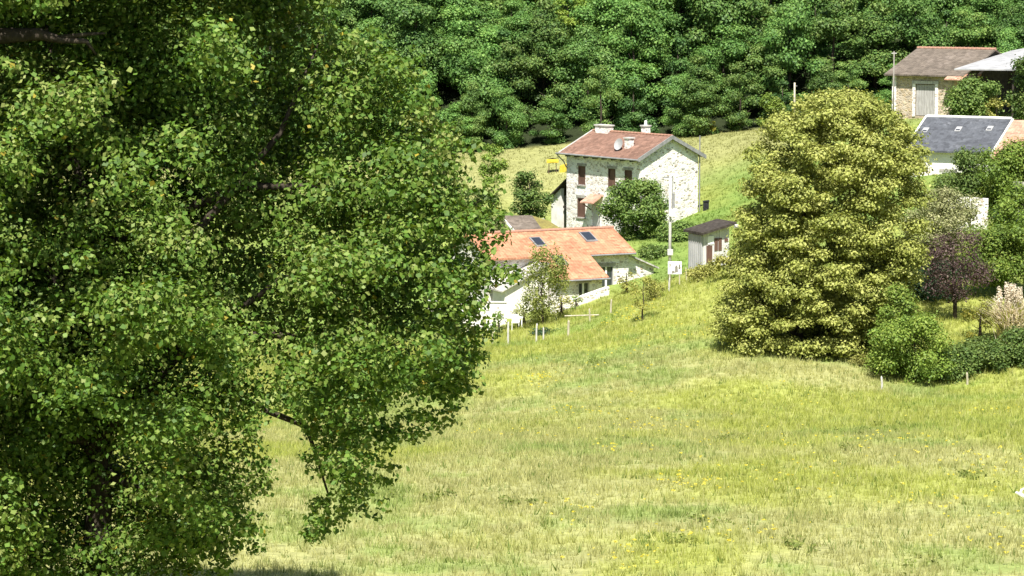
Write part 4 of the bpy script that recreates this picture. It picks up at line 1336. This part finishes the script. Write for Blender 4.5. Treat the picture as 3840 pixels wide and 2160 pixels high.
while tries < 16000:
    tries += 1
    layer = 0 if tries < 7000 else 1
    px, py = rr.uniform(-1900, 1920), rr.uniform(-1300, 2300)
    if not inside(px, py): continue
    e = edge_dist(px, py)
    r = rr.uniform(.34, .78) * (1.25 if layer else 1)
    r = min(r, max(.17, (e - 4) / PXM * 1.0))
    if e < r * PXM * .55: continue
    bulge = 3.9 * (1 - math.exp(-e / 420))
    if layer == 0:
        if in_pocket(px, py, r * PXM / S * .75): continue
        if e > 90 and fbm(np.array([px / 330.]), np.array([py / 230.]), 1.0, 33, 2)[0] < .39: continue
        Y = YT - bulge + rr.normal(0, .45)
    else:
        if py > 1250 and px > 850 and rr.random() < .6: continue
        Y = YT + (rr.uniform(-.1, 1.0) if not in_pocket(px, py) else rr.uniform(.5, 1.0)) * bulge + rr.uniform(.4, 1.0)
    Y += max(0, 900 - py) / PXM * .5                 # the dome of the crown leans back towards its top
    p = at(px, py, Y)
    lst = ncl if layer == 0 else back
    if any(abs(p[0] - c_[0]) < r + c_[3] and np.linalg.norm(p - c_[:3]) < .62 * max(r, c_[3]) for c_ in lst): continue
    tint = np.clip(.35 + .5 * (fbm(np.array([px / 300.]), np.array([py / 300.]), 1.0, 9)[0] - .3) * 1.6 + rr.normal(0, .15), 0, 1)
    if 1040 * S < px < 1190 * S and 270 * S < py < 480 * S: tint = 1.0
    lst.append(np.array([*p, r, tint]))
# loose sprays breaking the outline
seg = np.hypot(*(np.roll(poly, -1, 0) - poly).T)
cum = np.concatenate([[0], np.cumsum(seg)])
for k in range(420):
    u = rr.uniform(0, cum[-1])
    j = int(np.searchsorted(cum, u) - 1)
    a, b = poly[j], poly[(j + 1) % len(poly)]
    e = a + (b - a) * ((u - cum[j]) / seg[j]) + rr.normal(0, 24, 2)
    if abs(e[0] / S - 715) < 60 and e[1] / S > 1040: continue
    p = at(e[0], e[1], YT + rr.normal(0, .9) + max(0, 900 - e[1]) / PXM * .5)
    ncl.append(np.array([*p, rr.uniform(.12, .3), rr.random()]))
allc = np.array(ncl + back)
allc[:, :3] -= nl
crown_obj('crown', near, allc, 124, .114, 4243, G_NEAR, flat=.62, up=.35, rnd=.7, shell=.3, aspect=.75, accent=((.42, .35, .05), .006), jitter=.28)
# trunk and limbs
t = MB()
top = at(420, -300, YT + 5) - nl
t.tube([(0, 0, -.6), (.05, .1, 2.5), (.25, .1, 5.5), tuple((top + [0, 0, 0]) * .75), tuple(top)], [.5, .38, .26, .18, .1], 10)
tk = t.build('trunk', BARK, near, True)
limbs = [((330, 1700), (700, 1300), (1050, 1050), (1500, 900)), ((360, 1500), (900, 1500), (1150, 1600), (1230, 1850)), ((400, 1200), (800, 800), (1050, 500), (1200, 150)),
         ((380, 1300), (100, 900), (-400, 600), (-900, 500)), ((350, 1750), (560, 1850), (760, 1950), (850, 2060)), ((420, 900), (900, 700), (1300, 700), (1680, 760)),
         ((400, 1000), (250, 500), (150, 0), (50, -500)), ((330, 1650), (0, 1600), (-500, 1500), (-1000, 1400)), ((370, 1350), (1000, 1250), (1350, 1300), (1600, 1450))]
for i, lm in enumerate(limbs):
    pts = [at(px, py, YT + 2.2 - .35 * j + max(0, 900 - py) / PXM * .5) - nl for j, (px, py) in enumerate(lm)]
    MB().tube(pts, [.13, .09, .06, .02], 7).build('limb', BARK, tk, True)
# dark shaded bough reaching in at the upper left
q = at(-150, 130, 57)
pts = [at(-300, 120, YT - .6) - nl, at(0, 135, YT - .6) - nl, at(150, 128, YT - .6) - nl, at(230, 150, YT - .6) - nl, at(325, 155, YT - .6) - nl, at(360, 205, YT - .6) - nl]
MB().tube(pts, [.22, .16, .12, .07, .05, .02], 8).build('bough', BARK, tk, True)
MB().tube([at(230, 140, YT - .6) - nl, at(330, 128, YT - .6) - nl, at(395, 125, YT - .6) - nl], [.06, .04, .02], 6).build('bough', BARK, tk, True)

# ------------------------------------------------------------------ grass
def grass(name, label, pts, nb, hmin, hmax, wid, seed, colfn, lean=.35):
    rr = np.random.default_rng(seed)
    x0, y0 = np.repeat(pts[:, 0], nb), np.repeat(pts[:, 1], nb)
    N = len(x0)
    sc = np.repeat(rr.uniform(.6, 1.3, len(pts)), nb)
    x, y = x0 + rr.normal(0, .07, N), y0 + rr.normal(0, .07, N)
    z = np.repeat(ground(pts[:, 0], pts[:, 1]), nb) - .03
    h = rr.uniform(hmin, hmax, N) * sc
    a = rr.random(N) * 2 * math.pi
    f = rr.random(N) * 2 * math.pi
    ln = h * rr.random(N) * lean * 2
    w_ = wid * rr.uniform(.6, 1.4, N)
    V = np.stack([np.stack([x - np.cos(f) * w_, y - np.sin(f) * w_, z], 1), np.stack([x + np.cos(f) * w_, y + np.sin(f) * w_, z], 1),
                  np.stack([x + np.cos(a) * ln, y + np.sin(a) * ln, z + h], 1)], 1).reshape(-1, 3)
    F = np.arange(N * 3).reshape(N, 3)
    c = np.repeat(colfn(pts[:, 0], pts[:, 1]), nb, 0) * rr.uniform(.85, 1.2, N)[:, None]
    o = link(name, fast_mesh(name, V, F, c), BLADE)
    return tag(o, label, 'grass', kind='stuff')


rr = np.random.default_rng(71)
n = 150000
y = np.sqrt(rr.uniform(58 ** 2, 180 ** 2, n))
x = rr.uniform(-1, 1, n) * (.19 * y + 5)
pts = np.stack([x, y], 1)
clump = fbm(x, y, 1.8, 91, 2)
pts = pts[rr.random(n) < .25 + 1.1 * clump]
def gcol(x, y):
    c = meadow_col(x, y) * 1.15
    s = (np.sin(x * 12.9898 + y * 78.233) * 43758.5453) % 1.0
    c[s > .86] = c[s > .86] * .35 + STRAW * .95
    c[s < .06] = GREEN * .8
    return c
grass('meadow_grass', 'tall straw and yellow-green hay grass covering the sloping meadow', pts, 6, .10, .34, .018, 72, gcol)
n = 42000
y = rr.uniform(178, 263, n)
x = rr.uniform(-1, 1, n) * (.19 * y + 5)
pts = np.stack([x, y], 1)
def in_house(x, y):
    m = np.zeros(len(x), bool)
    for o_, a_, b_, l_, w_, e in ((org, MH_A, MH_B, WL, WW, .2), (lorg, LA, LB, LLEN, 3, .2), (lorg - LB * 6, LA, LB, LLEN, 6, 0), (bo, BA, BB, BL, BW, 0), (so, SA, SB, SL_ + 8, SW, 0)):
        u, v = (x - o_[0]) * a_[0] + (y - o_[1]) * a_[1], (x - o_[0]) * b_[0] + (y - o_[1]) * b_[1]
        m |= (u > -e) & (u < l_ + e) & (v > -e) & (v < w_ + e)
    return m
pts = pts[~in_house(pts[:, 0], pts[:, 1])]
grass('garden_grass', 'shorter green and dry grass between the houses and the wood', pts, 5, .08, .26, .03, 73, meadow_col)

# rank weeds: darker green tufts scattered in the meadow
wc = []
rr = np.random.default_rng(75)
for px, py, Y, r in ((3200, 1590, 118, 1.1), (3390, 1545, 122, .9), (2480, 2050, 84, .5), (1950, 1900, 92, .4), (1480, 1850, 95, .4), (3200, 1720, 108, .4), (2650, 1960, 88, .4), (1650, 1880, 93, .35),
                     (2760, 1590, 118, .4), (3450, 2110, 80, .5), (2300, 1600, 117, .35), (2230, 1360, 152, .5), (3650, 1810, 98, .5), (1100, 1950, 88, .6), (3000, 2050, 83, .4)):
    p = at(px, py, Y)
    for j in range(9):
        x_, y_ = p[0] + rr.normal(0, r * .9), p[1] + rr.normal(0, r * 1.6)
        wc.append([x_, y_, gz(x_, y_) + .1, rr.uniform(.08, .22), rr.random()])
V, F, T = leaves(wc, 170, .12, 76, [(.11, .15, .04), (.17, .22, .055), (.25, .28, .08)], flat=.6)
tag(link('meadow_weeds', fast_mesh('meadow_weeds', V, F, T), BLADE), 'dark green weed patches scattered in the hay meadow', 'weeds', kind='stuff')
# yellow flower heads in patches
fc = []
for px, py, Y, r, k in ((2000, 1455, 147, 1.0, 30), (2200, 1510, 132, 1.6, 30), (2420, 1560, 124, 2.0, 26), (2280, 1710, 108, .6, 12), (2560, 1880, 95, 1.4, 40), (2350, 1250, 168, 1.6, 36), (2420, 1240, 168, 1.2, 30),
                        (3350, 1700, 108, 2.6, 34), (3700, 1780, 100, 2.6, 44), (3560, 1930, 90, 2.0, 30), (2900, 1860, 96, 3, 26), (2150, 1950, 89, 2, 18), (2350, 2120, 80, 1.6, 26), (2750, 2030, 84, 1.5, 22),
                        (3800, 1480, 128, 2, 18), (2600, 1330, 158, 2.5, 26), (2950, 1480, 136, 2.5, 18), (1900, 1600, 118, 3, 18), (3750, 2080, 82, 1.5, 20), (2700, 1640, 114, 8, 60), (2300, 1400, 150, 5, 50)):
    p = at(px, py, Y)
    for j in range(k):
        x_, y_ = p[0] + rr.normal(0, r * .5), p[1] + rr.normal(0, r * .9)
        fc.append([x_, y_, gz(x_, y_) + rr.uniform(.25, .48), rr.uniform(.025, .07), rr.random()])
V, F, T = leaves(fc, 1500, .05, 77, [(.55, .50, .06), (.68, .62, .10), (.74, .70, .24)], flat=.5, up=.7)
tag(link('yellow_flowers', fast_mesh('yellow_flowers', V, F, T), BLADE), 'small yellow flower heads in loose patches over the meadow', 'flowers', kind='stuff')
